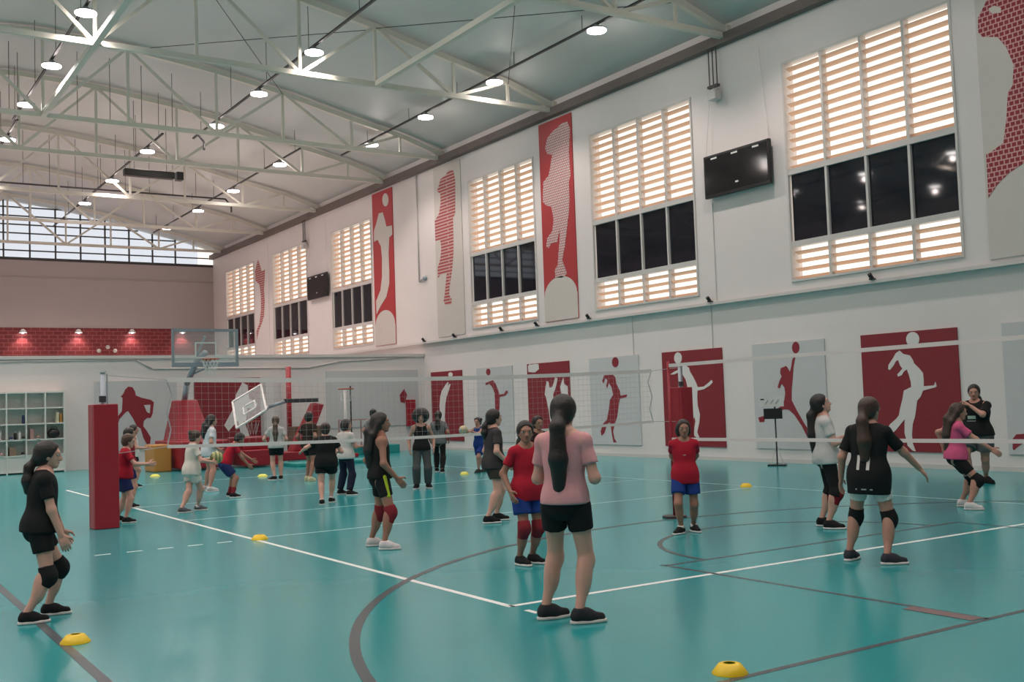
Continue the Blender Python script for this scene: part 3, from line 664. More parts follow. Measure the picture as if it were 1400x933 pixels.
# folded hoop
t = thing('folded_basketball_stand', 'folded red basketball stand with lowered backboard and grey arm', 'basketball hoop', (6.6, 23.0, 0))
MB().box(-1.15, -0.1, -0.9, 0.9, 0.05, 0.5).build('base_pad', 'pad_red', t, bevel=0.03)
MB().box(-1.1, -0.1, -0.55, 0.75, 0.5, 0.85).build('weight_box', 'pad_red', t, bevel=0.03)
MB().box(-0.1, 2.2, -0.3, 0.5, 0.1, 0.36).build('base_beam', 'pad_red', t, bevel=0.03)
MB().raw([(0.55, -0.2, 0.36), (1.0, -0.2, 0.36), (1.0, 0.3, 0.36), (0.55, 0.3, 0.36), (1.3, -0.15, 1.78), (1.6, -0.15, 1.72), (1.6, 0.25, 1.72), (1.3, 0.25, 1.78)],
         [(3, 2, 1, 0), (4, 5, 6, 7), (0, 1, 5, 4), (1, 2, 6, 5), (2, 3, 7, 6), (3, 0, 4, 7)]).build('column_pad', 'pad_red', t, bevel=0.03)
MB().bar((0.4, 0, 1.86), (1.45, 0, 1.86), 0.12).build('arm', 'dark_steel', t)
MB().tube([(0.4, 0, 1.84), (-0.1, 0, 1.7), (-0.35, 0, 1.5)], 0.11, 8).build('arm_elbow', 'grey_steel', t, True)
def slab(c, u, v, hu, hv, th):
    c = np.array(c, float); u = np.array(u, float); v = np.array(v, float); u /= np.linalg.norm(u); v /= np.linalg.norm(v); w_ = np.cross(u, v)
    vs = [c+a*hu*u+b*hv*v+k*th*w_ for k in (-0.5, 0.5) for a, b in ((-1, -1), (1, -1), (1, 1), (-1, 1))]
    return MB().raw(vs, [(3, 2, 1, 0), (4, 5, 6, 7), (0, 1, 5, 4), (1, 2, 6, 5), (2, 3, 7, 6), (3, 0, 4, 7)])
slab((-0.75, -0.2, 1.75), (0.9, 0, 0.5), (0.25, 1, 0.6), 0.5, 0.75, 0.03).build('backboard', 'clear', t)
fr = MB()
for du, dv, hu, hv in ((0, 0.75, 0.5, 0.03), (0, -0.75, 0.5, 0.03), (0.5, 0, 0.03, 0.75), (-0.5, 0, 0.03, 0.75), (0, 0.1, 0.2, 0.02), (0, -0.3, 0.2, 0.02), (0.2, -0.1, 0.02, 0.2), (-0.2, -0.1, 0.02, 0.2)):
    u = np.array((0.9, 0, 0.5)); u /= np.linalg.norm(u); v = np.array((0.25, 1, 0.6)); v /= np.linalg.norm(v)
    b = slab(np.array((-0.75, -0.2, 1.75))+du*u+dv*v, u, v, hu, hv, 0.05); fr.raw(b.v, b.f)
fr.build('board_frame', 'white_plastic', t)
MB().ring((-0.72, -0.3, 1.3), 0.225, 0.018).build('rim', 'rim_orange', t, True)
mb = MB()
for i in range(10):
    a = 2*math.pi*i/10; mb.bar((-0.72+0.22*math.cos(a), -0.3+0.22*math.sin(a), 1.3), (-0.72+0.12*math.cos(a+0.3), -0.3+0.12*math.sin(a+0.3), 0.92), 0.01, n=3)
mb.build('hoop_net', 'white_plastic', t)
# white column and red pole
o = MB().box(-0.28, 0.28, -0.15, 0.15, 0, 2.6).build('partition_panel', 'white_plastic'); o.location = (7.95, 26.5, 0); tag(o, 'narrow white free-standing panel beside the red pole', 'panel')
t = thing('padded_pole', 'slender tall red padded pole beside the white panel', 'pole', (8.3, 26.0, 0))
MB().cyl((0, 0), 0.2, 0, 0.05, 16).build('base', 'dark_steel', t); MB().cyl((0, 0), 0.085, 0.05, 3.0, 14).build('pad', 'pad_red', t, True)
# mini hoop
t = thing('mini_hoop', 'slender small hoop stand with red ring on a white pole', 'basketball hoop', (9.75, 24.8, 0))
MB().box(-0.3, 0.3, -0.3, 0.3, 0, 0.12).build('base', 'pad_red', t, bevel=0.02); MB().bar((0, 0, 0.12), (0, 0, 2.2), 0.09, n=10).build('pole', 'white_plastic', t, True)
MB().bar((0.25, 0.12, 0.12), (0.25, 0.12, 2.3), 0.05, n=8).build('rear_pole', 'dark_steel', t); MB().ring((-0.1, -0.3, 2.2), 0.24, 0.02).build('rim', 'rim_orange', t, True)
MB().bar((0, 0, 2.2), (-0.08, -0.1, 2.2), 0.04).build('rim_arm', 'rim_orange', t)
mb = MB()
for i in range(10):
    a = 2*math.pi*i/10; mb.bar((-0.1+0.24*math.cos(a), -0.3+0.24*math.sin(a), 2.2), (-0.1+0.15*math.cos(a+0.3), -0.3+0.15*math.sin(a+0.3), 1.8), 0.01, n=3)
mb.build('hoop_net', 'white_plastic', t)
t = thing('metal_cage', 'low pinkish tube frame cart by the gallery wall', 'cart', (10.4, 25.6, 0))
for x in (-0.4, 0.4):
    for y in (-0.3, 0.3): MB().bar((x, y, 0.0), (x, y, 1.2), 0.04).build('upright', 'pink_item', t)
for z in (0.3, 1.18):
    for y in (-0.3, 0.3): MB().bar((-0.4, y, z), (0.4, y, z), 0.035).build('rail', 'pink_item', t)
    for x in (-0.4, 0.4): MB().bar((x, -0.3, z), (x, 0.3, z), 0.035).build('rail', 'pink_item', t)
t = thing('wooden_chest', 'brown wooden chest behind the folded basketball stand', 'chest', (8.55, 25.3, 0))
MB().box(-0.45, 0.45, -0.3, 0.3, 0, 0.95).build('chest_body', 'brown_wood', t, bevel=0.01); MB().box(-0.47, 0.47, -0.32, 0.32, 0.95, 1.05).build('lid', 'brown_wood', t, bevel=0.01)
o = MB().box(-1.3, 1.3, -0.5, 0.5, 0, 0.10).build('floor_mat', 'teal_mat', bevel=0.02); o.location = (7.8, 21.4, 0); tag(o, 'flat teal mat before the wooden chest', 'mat')
o = MB().box(-1.0, 1.0, -0.4, 0.4, 0, 0.28).build('floor_mat', 'teal_mat', bevel=0.02); o.location = (11.2, 26.2, 0); tag(o, 'thick teal mat against the gallery wall near the corner', 'mat')
t = thing('hose_cabinet', 'narrow red fire cabinet under a small white sign on the gallery wall', 'cabinet', (13.22, BL, 0.85))
MB().box(-0.16, 0.16, -0.2, -0.04, 0, 0.95).build('cabinet_body', 'pad_red', t, bevel=0.01); MB().box(-0.13, 0.13, -0.215, -0.2, 0.05, 0.9).build('door', 'pad_red', t); MB().box(0.08, 0.11, -0.23, -0.215, 0.4, 0.55).build('handle', 'black', t)
o = thing('wall_sign', 'small white sign with dark marks above the red fire cabinet', 'sign', (13.2, BL-0.0, 1.95))
MB().box(-0.2, 0.2, -0.02, 0, 0, 0.75).build('sign_board', 'white_plastic', o)
for x, z in ((-0.08, 0.5), (0.07, 0.3), (0.05, 0.12)): MB().box(x-0.05, x+0.05, -0.026, -0.02, z, z+0.1).build('mark', 'black', o)
# portable scoreboard
p = fl(1063, 637); t = thing('scoreboard_stand', 'portable scoreboard on a thin black pole before the leaping player poster', 'scoreboard', (p[0], p[1], 0), rz=math.radians(-52))
MB().box(-0.2, 0.2, -0.15, 0.15, 0, 0.03).build('base', 'black', t); MB().bar((0, 0, 0.03), (0, 0, 1.45), 0.035, n=8).build('pole', 'dark_steel', t)
for s in (-1, 1): MB().bar((s*0.13, 0, 0.03), (s*0.02, 0, 0.4), 0.02, n=6).build('brace', 'alu', t)
MB().box(-0.24, 0.16, -0.06, -0.02, 1.03, 1.26).build('display', 'black', t)
b = MB().box(-0.32, 0.2, -0.03, -0.015, 1.3, 1.52).build('board', 'fig_white', t)
MB().box(-0.3, -0.22, -0.035, -0.03, 1.45, 1.48).build('mark', 'black', b)
for k in range(3): MB().bar((-0.2+0.11*k, -0.034, 1.36), (-0.13+0.11*k, -0.034, 1.46), 0.012).build('mark', 'grey_steel', b)

# ------------------------------------------------------------------ shelf unit
sx = [1.53-0.52*k for k in range(6)]; sz = [0.06, 0.52, 0.98, 1.44, 1.9, 2.36]
t = thing('shelf_unit', 'white cubby shelf unit with sports things against the gallery wall', 'shelf', ((sx[0]+sx[-1])/2, 26.78, 0))
cx = (sx[0]+sx[-1])/2
for x in sx: MB().box(x-cx-0.02, x-cx+0.02, -0.2, 0.18, 0, 2.38).build('upright', 'shelf', t)
for z in sz: MB().box(sx[-1]-cx+0.02, sx[0]-cx-0.02, -0.19, 0.18, z-0.02, z+0.02).build('shelf_board', 'shelf', t)
MB().box(sx[-1]-cx, sx[0]-cx, 0.18, 0.2, 0, 2.38).build('back_panel', 'shelf', t)
MB().box(sx[-1]-cx+0.02, sx[0]-cx-0.02, -0.17, -0.15, 0.08, 0.5).build('front_panel', 'shelf', t)
def cell(c, r): return sx[c]-0.26, 26.72, sz[r]+0.02
def shoe_item(c, r, dx, m, label):
    x, y, z = cell(c, r); t = thing('trainer', label, 'shoe', (x+dx, y, z))
    MB().ball((0, -0.05, 0.05), 0.055, 12, 8, (0.9, 2.2, 0.9)).build('upper', m, t, True); MB().box(-0.045, 0.045, -0.16, 0.07, 0, 0.02).build('sole', 'white_plastic', t)
def bottle_item(c, r, dx, m, label, h=0.22):
    x, y, z = cell(c, r); t = thing('bottle', label, 'bottle', (x+dx, y, z))
    MB().lathe((0, 0, 0), [(0.0001, 0), (0.04, 0), (0.042, 0.02), (0.042, h*0.7), (0.02, h*0.85), (0.0001, h*0.85)], 14).build('body', m, t, True); MB().cyl((0, 0), 0.02, h*0.84, h, 10).build('cap', 'white_plastic', t)
def box_item(c, r, dx, w, h, m, label):
    x, y, z = cell(c, r); t = thing('storage_box', label, 'box', (x+dx, y, z))
    MB().box(-w/2, w/2, -0.1, 0.1, 0, h*0.82).build('body', m, t); MB().box(-w/2-0.005, w/2+0.005, -0.105, 0.105, h*0.82, h).build('lid', m, t)
x, y, z = cell(0, 2); t = thing('sports_bag', 'bulky black sports bag in the cubby shelf', 'bag', (x-0.02, y, z))
MB().ball((0, 0, 0.14), 0.15, 18, 12, (1.15, 0.9, 1.0)).build('bag_body', 'black', t, True); MB().tube([(-0.1, -0.05, 0.24), (-0.06, -0.06, 0.33), (0.06, -0.06, 0.33), (0.1, -0.05, 0.24)], 0.02, 6).build('handle', 'black', t)
bottle_item(2, 3, 0.2, 'navy_item', 'navy bottle standing on the upper cubby shelf', 0.3)
box_item(0, 3, 0.08, 0.07, 0.3, 'cream_item', 'cream upright carton on the upper cubby shelf'); box_item(0, 3, 0.17, 0.06, 0.25, 'orange', 'small orange carton beside the cream carton')
shoe_item(2, 2, -0.14, 'navy_item', 'dark navy trainer in the cubby shelf'); bottle_item(2, 2, -0.02, 'black', 'short black bottle in the cubby shelf', 0.24); bottle_item(2, 2, 0.1, 'white_plastic', 'white bottle in the cubby shelf', 0.25); shoe_item(2, 2, 0.19, 'black', 'black trainer in the cubby shelf')
box_item(1, 2, -0.1, 0.1, 0.3, 'pink_item', 'dusty pink box in the cubby shelf'); shoe_item(1, 2, 0.06, 'brown_item', 'tan trainer in the cubby shelf')
box_item(2, 1, -0.1, 0.18, 0.24, 'brown_item', 'tan box in the lower cubby row'); shoe_item(2, 1, 0.17, 'black', 'black trainer in the lower cubby row')
shoe_item(3, 1, -0.05, 'brown_item', 'tan trainer in the lower cubby row'); shoe_item(3, 1, 0.12, 'pink_item', 'pink trainer in the lower cubby row')
bottle_item(3, 2, -0.05, 'pink_item', 'pink bottle in the cubby shelf', 0.26); bottle_item(3, 2, 0.1, 'alu', 'pale grey bottle in the cubby shelf', 0.3)

# ------------------------------------------------------------------ people: smooth blended bodies polygonised from distance fields
def nrm(v): v = np.array(v, float); return v/(np.linalg.norm(v)+1e-12)
class Field:
    def __init__(s, lo, hi, h):
        s.h = h; s.lo = np.array(lo, float)-2*h; n = np.ceil((np.array(hi)-s.lo)/h).astype(int)+3
        s.v = np.full(n, 0.5); s.ax = [s.lo[i]+h*np.arange(n[i]) for i in range(3)]
    def sub(s, lo, hi):
        sl = []
        for i in range(3):
            a = int(np.clip(np.floor((lo[i]-s.lo[i])/s.h), 0, s.v.shape[i])); b = int(np.clip(np.ceil((hi[i]-s.lo[i])/s.h)+1, 0, s.v.shape[i]))
            sl.append(slice(a, b))
        return tuple(sl), [s.ax[0][sl[0]][:, None, None], s.ax[1][sl[1]][None, :, None], s.ax[2][sl[2]][None, None, :]]
    def add(s, prims, k=0.02, grow=0.0, carve=False):
        for fn, lo, hi in prims:
            m = k+grow+2.5*s.h
            sl, P = s.sub(lo-m, hi+m)
            if min(x.stop-x.start for x in sl) <= 0: continue
            d = fn(*P)-grow; a = s.v[sl]
            if carve:
                s.v[sl] = np.maximum(a, -d); continue
            q = np.maximum(k-np.abs(a-d), 0)/max(k, 1e-6)
            s.v[sl] = np.minimum(a, d)-q*q*k*0.25
        return s
    def cut(s, p, n):
        """keep the side where dot(x-p, n) < 0"""
        X = s.ax[0][:, None, None]; Y = s.ax[1][None, :, None]; Z = s.ax[2][None, None, :]
        s.v = np.maximum(s.v, (X-p[0])*n[0]+(Y-p[1])*n[1]+(Z-p[2])*n[2]); return s
    def union(s, o):
        s.v = np.minimum(s.v, o.v); return s
    def mesh(s):
        v = s.v; h = s.h; ins = v < 0
        c = [ins[i:ins.shape[0]-1+i, j:ins.shape[1]-1+j, k:ins.shape[2]-1+k] for i in (0, 1) for j in (0, 1) for k in (0, 1)]
        sm = sum(x.astype(np.int8) for x in c); act = (sm > 0) & (sm < 8)
        idx = np.argwhere(act)
        if len(idx) == 0: return np.zeros((0, 3)), np.zeros((0, 4), int)
        ids = np.full(act.shape, -1, int); ids[act] = np.arange(len(idx))
        off = np.array([(i, j, k) for i in (0, 1) for j in (0, 1) for k in (0, 1)])
        vals = np.stack([v[idx[:, 0]+o[0], idx[:, 1]+o[1], idx[:, 2]+o[2]] for o in off], 1)
        acc = np.zeros((len(idx), 3)); cnt = np.zeros(len(idx))
        for a in range(8):
            for b in range(a+1, 8):
                if np.abs(off[a]-off[b]).sum() != 1: continue
                va, vb = vals[:, a], vals[:, b]; m = (va < 0) != (vb < 0)
                t = np.where(m, va/(va-vb+1e-12), 0)
                acc += np.where(m[:, None], off[a]+t[:, None]*(off[b]-off[a]), 0); cnt += m
        P = s.lo+h*(idx+acc/cnt[:, None])
        Q = []
        for ax in range(3):
            A = [slice(None)]*3; B = [slice(None)]*3; A[ax] = slice(0, -1); B[ax] = slice(1, None)
            da = ins[tuple(A)]; db = ins[tuple(B)]; e = np.argwhere(da != db)
            o1, o2 = [(1, 2), (2, 0), (0, 1)][ax]
            e = e[(e[:, o1] > 0) & (e[:, o2] > 0) & (e[:, o1] < ids.shape[o1]) & (e[:, o2] < ids.shape[o2])]
            def g(d1, d2):
                q = e.copy(); q[:, o1] -= d1; q[:, o2] -= d2; return ids[q[:, 0], q[:, 1], q[:, 2]]
            f = np.stack([g(1, 1), g(0, 1), g(0, 0), g(1, 0)], 1)
            flip = ~da[e[:, 0], e[:, 1], e[:, 2]]; f[flip] = f[flip][:, ::-1]
            Q.append(f[(f >= 0).all(1)])
        return P, np.concatenate(Q)
def cone(a, b, r1, r2):
    a = np.array(a, float); b = np.array(b, float); d = b-a; L2 = max(d@d, 1e-9); R = max(r1, r2)
    def fn(X, Y, Z):
        x = X-a[0]; y = Y-a[1]; z = Z-a[2]; t = np.clip((x*d[0]+y*d[1]+z*d[2])/L2, 0, 1)
        return np.sqrt((x-t*d[0])**2+(y-t*d[1])**2+(z-t*d[2])**2)-(r1+(r2-r1)*t)
    return fn, np.minimum(a, b)-R, np.maximum(a, b)+R
def ell(c, rad, fr=None):
    c = np.array(c, float); fr = np.eye(3) if fr is None else np.array(fr); R = max(rad)
    def fn(X, Y, Z):
        x = X-c[0]; y = Y-c[1]; z = Z-c[2]
        u = [(x*fr[i][0]+y*fr[i][1]+z*fr[i][2])/rad[i] for i in range(3)]
        k0 = np.sqrt(u[0]**2+u[1]**2+u[2]**2); k1 = np.sqrt((u[0]/rad[0])**2+(u[1]/rad[1])**2+(u[2]/rad[2])**2)
        return k0*(k0-1)/(k1+1e-9)
    return fn, c-R, c+R
def shoe_prim(a, d, L, w, z0, z1):
    """2-D capsule footprint extruded between heights"""
    side = np.array([-d[1], d[0]]); a2 = np.array(a[:2]); b2 = a2+np.array(d[:2])*L
    def fn(X, Y, Z):
        x = X-a2[0]; y = Y-a2[1]; t = np.clip((x*d[0]+y*d[1])/L, 0, 1)
        q = np.sqrt((x-t*d[0]*L)**2+(y-t*d[1]*L)**2)-w*(0.82+0.30*np.sin(np.pi*np.clip(t*0.9+0.08, 0, 1)))
        return np.maximum(q+0*Z, np.abs(Z-(z0+z1)/2)-(z1-z0)/2)
    lo = np.array([min(a2[0], b2[0])-w*1.2, min(a2[1], b2[1])-w*1.2, z0]); hi = np.array([max(a2[0], b2[0])+w*1.2, max(a2[1], b2[1])+w*1.2, z1])
    return fn, lo, hi
def bounds(pr):
    return np.min([p[1] for p in pr], 0), np.max([p[2] for p in pr], 0)
def ik(a, c, l1, l2, hint):
    a = np.array(a, float); c = np.array(c, float); d = c-a; D = np.linalg.norm(d)
    if D > (l1+l2)*0.998: c = a+d/D*(l1+l2)*0.998; d = c-a; D = np.linalg.norm(d)
    n = d/D; x = (l1*l1-l2*l2+D*D)/(2*D); hgt = math.sqrt(max(l1*l1-x*x, 0))
    hv = np.array(hint, float); hv = nrm(hv-n*(hv@n)); return a+n*x+hv*hgt, c
def mesh_obj(name, parts, parent, smooth=True):
    """parts: list of (verts, quads, material)"""
    me = bpy.data.meshes.new(name); V = []; Fs = []; MI = []; mats = []; n = 0
    for P, Q, m in parts:
        if len(Q) == 0: continue
        if m not in mats: mats.append(m)
        V.append(P); Fs.append(Q+n); MI.append(np.full(len(Q), mats.index(m))); n += len(P)
    V = np.concatenate(V); Fs = np.concatenate(Fs); MI = np.concatenate(MI)
    me.vertices.add(len(V)); me.vertices.foreach_set('co', V.astype(np.float32).ravel())
    me.loops.add(Fs.size); me.loops.foreach_set('vertex_index', Fs.astype(np.int32).ravel())
    me.polygons.add(len(Fs)); me.polygons.foreach_set('loop_start', np.arange(0, Fs.size, 4, dtype=np.int32))
    me.polygons.foreach_set('material_index', MI.astype(np.int32))
    for m in mats: me.materials.append(m)
    me.update(calc_edges=True); me.validate()
    if smooth: me.shade_smooth()
    return link(bpy.data.objects.new(name, me), parent)

CLOTH = {}
def cloth(col, rough=0.85):
    k = tuple(col)
    if k not in CLOTH: CLOTH[k] = mat('cloth_%d' % len(CLOTH), col, rough, noise=0.10, nscale=14, bump=0.25, spec=0.25)
    return CLOTH[k]
SKIN = {'light': mat('skin_light', (0.62, 0.335, 0.26), 0.5, noise=0.04, nscale=20), 'mid': mat('skin_mid', (0.49, 0.245, 0.18), 0.5, noise=0.04, nscale=20),
        'brown': mat('skin_brown', (0.335, 0.155, 0.105), 0.5, noise=0.04, nscale=20), 'dark': mat('skin_dark', (0.14, 0.065, 0.045), 0.5, noise=0.04, nscale=20)}
LIP = mat('lips', (0.30, 0.10, 0.09), 0.45); EYE = mat('eye_dark', (0.012, 0.009, 0.008), 0.25); EYEW = mat('eye_white', (0.60, 0.57, 0.55), 0.4)
HAIR = {'black': mat('hair_black', (0.012, 0.009, 0.008), 0.5, noise=0.3, nscale=40, bump=0.5), 'brown': mat('hair_brown', (0.045, 0.022, 0.014), 0.5, noise=0.3, nscale=40, bump=0.5),
        'light': mat('hair_light_brown', (0.085, 0.048, 0.03), 0.5, noise=0.3, nscale=40, bump=0.5)}
BLACK = (0.012, 0.012, 0.013); WHITE = (0.68, 0.65, 0.63)

def person(label, feet, rel, H, skin='mid', hair=('pony', 'black', 0.3), top=None, bottom=None, knee=(None, None), shoes=(BLACK, WHITE), sock=None,
           lean=(0.0, 0.0), squat=0.0, shift=(0.0, 0.0), hands=(None, None), curl=(0.35, 0.35), look=(0.0, 0.0), fyaw=(0.0, 0.0), build=1.0, lift=(0.0, 0.0), vox=0.013, leftside=None, decals=()):
    """feet: photographed ground points of the left and right foot; rel: facing, degrees clockwise from 'away from the viewer'"""
    W = [fl(*feet[0])[:2], fl(*feet[1])[:2]]; mid = (W[0]+W[1])/2
    sep = np.linalg.norm(W[1]-W[0])
    if sep > 0.27*H and np.linalg.norm(mid-CAM[:2]) > 12: W = [mid+(w_-mid)*0.27*H/sep for w_ in W]
    mx = (feet[0][0]+feet[1][0])/2
    hd = YAW+math.atan((mx-700)/F_PX)+math.radians(rel)
    fw = np.array([math.sin(hd), math.cos(hd)]); rt = np.array([math.cos(hd), -math.sin(hd)])
    root = thing('person', label, 'person', (mid[0], mid[1], 0), rz=-hd)
    loc = [np.array([(w-mid)@rt, (w-mid)@fw]) for w in W]
    z = np.array([0, 0, 1.0]); X = np.array([1.0, 0, 0])
    sk = SKIN[skin]; b = build
    # --- skeleton
    t = nrm((lean[1], lean[0], 1)); rgt = nrm(X-t*(X@t)); fwd = np.cross(t, rgt)
    T = [rgt, fwd, t]
    fd = [np.array([math.sin(math.radians(a)), math.cos(math.radians(a)), 0]) for a in fyaw]
    ank = [np.array([loc[i][0], loc[i][1], 0.047*H+lift[i]])-fd[i]*0.035*H for i in (0, 1)]
    l1, l2 = 0.236*H, 0.221*H
    P = np.array([shift[0], shift[1], 0.525*H*(1-squat)])
    for _ in range(40):
        hip = [P-t*0.03*H+rgt*s*0.053*H*b for s in (-1, 1)]
        if max(np.linalg.norm(hip[i]-ank[i]) for i in (0, 1)) > 0.985*(l1+l2): P = P-z*0.008*H
        else: break
    kn = []
    for i in (0, 1):
        k_, _ = ik(hip[i], ank[i], l1, l2, fd[i]*0.5+np.array([(-1, 1)[i]*0.10, 1.0, 0])); kn.append(k_)
    waist = P+t*0.09*H; chest = P+t*0.195*H; sc = P+t*0.272*H; nk = P+t*0.298*H
    sh = [sc+rgt*s*0.092*H*(0.6+0.4*b)-t*0.020*H for s in (-1, 1)]
    u1, u2 = 0.165*H, 0.142*H; el = []; wr = []
    for i, s in enumerate((-1, 1)):
        tg = hands[i]; hint = np.array([s*0.5, -1.0, -0.25])
        if tg is None: tg = (s*0.152*b, 0.035, 0.512)
        if len(tg) > 3: hint = np.array(tg[3:6])
        e, w_ = ik(sh[i], np.array(tg[:3])*H, u1, u2, hint); el.append(e); wr.append(w_)
    hh = 0.112*H+0.053                                   # head height
    ly, lp = math.radians(look[0]), math.radians(look[1])
    hf = nrm(fwd*math.cos(ly)*math.cos(lp)+rgt*math.sin(ly)*math.cos(lp)+z*math.sin(lp)); hr = nrm(np.cross(hf, z)); hu = np.cross(hr, hf)
    hc = nk+t*0.014*H+hf*0.022*H*0.6+hu*hh*0.49
    HF = [hr, hf, hu]; q = hh/0.215
    # --- distance-field pieces
    torso = [ell(P+t*0.0*H, (0.081*H*b, 0.062*H*b, 0.07*H), T), ell(waist, (0.070*H*b, 0.052*H*b, 0.085*H), T), ell(chest, (0.086*H*b, 0.059*H*b, 0.095*H), T),
             cone(sh[0]+rgt*0.012*H, sh[1]-rgt*0.012*H, 0.031*H, 0.031*H), cone(sh[0]+rgt*0.02*H, nk-t*0.012*H, 0.026*H, 0.026*H), cone(sh[1]-rgt*0.02*H, nk-t*0.012*H, 0.026*H, 0.026*H), ell(P-fwd*0.03*H-t*0.02*H, (0.070*H*b, 0.045*H*b, 0.055*H), T)]
    seat = torso[-1]
    neck = [cone(nk-t*0.03*H, nk+t*0.05*H+hf*0.012*H, 0.031*H, 0.027*H)]
    arm = [[cone(sh[i], el[i], 0.028*H*b, 0.0225*H), cone(el[i], wr[i], 0.0245*H, 0.0165*H), ell(sh[i], (0.030*H*b, 0.030*H*b, 0.032*H))] for i in (0, 1)]
    leg = []
    for i in (0, 1):
        back = nrm(np.cross(rgt, ank[i]-kn[i])); back = back if back[1]*fd[i][1]+back[0]*fd[i][0] < 0 else -back
        leg.append([cone(hip[i], kn[i], 0.049*H*b, 0.0325*H), cone(kn[i], ank[i], 0.031*H, 0.0195*H), ell(kn[i]*0.68+ank[i]*0.32+back*0.010*H, (0.0305*H, 0.0305*H, 0.07*H), None)])
    # --- body skin
    allp = torso+neck+arm[0]+arm[1]+leg[0]+leg[1]
    lo, hi = bounds(allp)
    F = Field(lo, hi, vox); F.add(torso, 0.05*H); F.add(neck, 0.03*H)
    for i in (0, 1): F.add(leg[i], 0.03*H)
    for i in (0, 1): F.add(arm[i], 0.018*H)
    parts = [(*F.mesh(), sk)]
    # head
    hp = [ell(hc+hu*0.022*q-hf*0.008*q, (0.074*q, 0.090*q, 0.086*q), HF), ell(hc-hu*0.035*q+hf*0.022*q, (0.056*q, 0.062*q, 0.068*q), HF),
          ell(hc-hu*0.083*q+hf*0.060*q, (0.026*q, 0.022*q, 0.020*q), HF)]
    hv = 0.0075 if vox < 0.0125 else 0.010
    Hd = Field(hc-0.16*q, hc+0.16*q, hv); Hd.add(hp, 0.03*q)
    for s in (-1, 1): Hd.add([ell(hc+hr*s*0.033*q+hu*0.004*q+hf*0.094*q, (0.018*q, 0.014*q, 0.010*q), HF)], carve=True)
    Hd.add([cone(hc+hf*0.080*q+hu*0.008*q, hc+hf*0.098*q-hu*0.030*q, 0.010*q, 0.015*q), ell(hc+hf*0.086*q-hu*0.034*q, (0.019*q, 0.012*q, 0.010*q), HF)], 0.012*q)
    Hd.add([cone(hc-hr*0.04*q+hf*0.078*q+hu*0.022*q, hc+hr*0.04*q+hf*0.078*q+hu*0.022*q, 0.012*q, 0.012*q)], 0.02*q)
    for s in (-1, 1): Hd.add([ell(hc+hr*s*0.068*q+hf*0.004*q-hu*0.016*q, (0.011*q, 0.018*q, 0.026*q), HF)], 0.01*q)
    parts.append((*Hd.mesh(), sk))
    E_ = Field(hc-0.12*q, hc+0.12*q, 0.006)
    for s in (-1, 1): E_.add([ell(hc+hr*s*0.033*q+hu*0.005*q+hf*0.076*q, (0.017*q, 0.012*q, 0.0095*q), HF)], 0.001)
    parts.append((*E_.mesh(), EYEW))
    E_ = Field(hc-0.12*q, hc+0.12*q, 0.005)
    for s in (-1, 1): E_.add([ell(hc+hr*s*0.033*q+hu*0.005*q+hf*0.0835*q, (0.0085*q, 0.007*q, 0.0085*q), HF), cone(hc+hr*s*0.018*q+hu*0.026*q+hf*0.086*q, hc+hr*s*0.05*q+hu*0.028*q+hf*0.078*q, 0.0055*q, 0.0045*q)], 0.001)
    parts.append((*E_.mesh(), EYE))
    E_ = Field(hc-0.12*q, hc+0.12*q, 0.005); E_.add([ell(hc-hu*0.060*q+hf*0.0825*q, (0.024*q, 0.009*q, 0.0085*q), HF)], 0.001)
    parts.append((*E_.mesh(), LIP))
    # hands with five fingers
    for i, s in enumerate((-1, 1)):
        d = nrm(wr[i]-el[i]); L = 0.108*H
        th = fwd-d*(fwd@d)
        if np.linalg.norm(th) < 0.35: th = z-d*(z@d)
        th = nrm(th); pn = nrm(np.cross(d, th))*s*1.0
        if pn@(-rgt*s) < 0 and abs(pn@rgt) > 0.3: pn = -pn
        fp = []
        base = wr[i]+d*0.04*L
        Hn = Field(wr[i]-0.16*H*1.0, wr[i]+0.16*H*1.0, 0.0055 if vox < 0.0125 else 0.0075)
        Hn.add([cone(wr[i]-d*0.03*H, wr[i]+d*0.02*L, 0.0165*H, 0.015*H)], 0.01)
        Hn.add([ell(base+d*0.28*L+th*o_*L, (0.10*L, 0.085*L, 0.30*L), [th, pn, d]) for o_ in (-0.13, 0.0, 0.13)], 0.012)
        c = curl[i]
        for o_, ln in ((0.19, 0.40), (0.065, 0.46), (-0.06, 0.43), (-0.18, 0.34)):
            p0 = base+d*0.48*L+th*o_*L; d1 = nrm(d*math.cos(c*0.7)+pn*math.sin(c*0.7)); d2 = nrm(d*math.cos(c*1.9)+pn*math.sin(c*1.9))
            p1 = p0+d1*ln*L*0.55; p2 = p1+d2*ln*L*0.5
            Hn.add([cone(p0, p1, 0.055*L, 0.05*L), cone(p1, p2, 0.05*L, 0.042*L)], 0.004)
        p0 = base+d*0.12*L+th*0.17*L; p1 = p0+nrm(d*0.6+th*0.75+pn*0.2)*0.26*L; p2 = p1+nrm(d*0.85+th*0.3+pn*0.3)*0.22*L
        Hn.add([cone(p0, p1, 0.075*L, 0.06*L), cone(p1, p2, 0.06*L, 0.045*L)], 0.01)
        parts.append((*Hn.mesh(), sk))
    mesh_obj('body', parts, root)
    # --- clothing
    info = {}
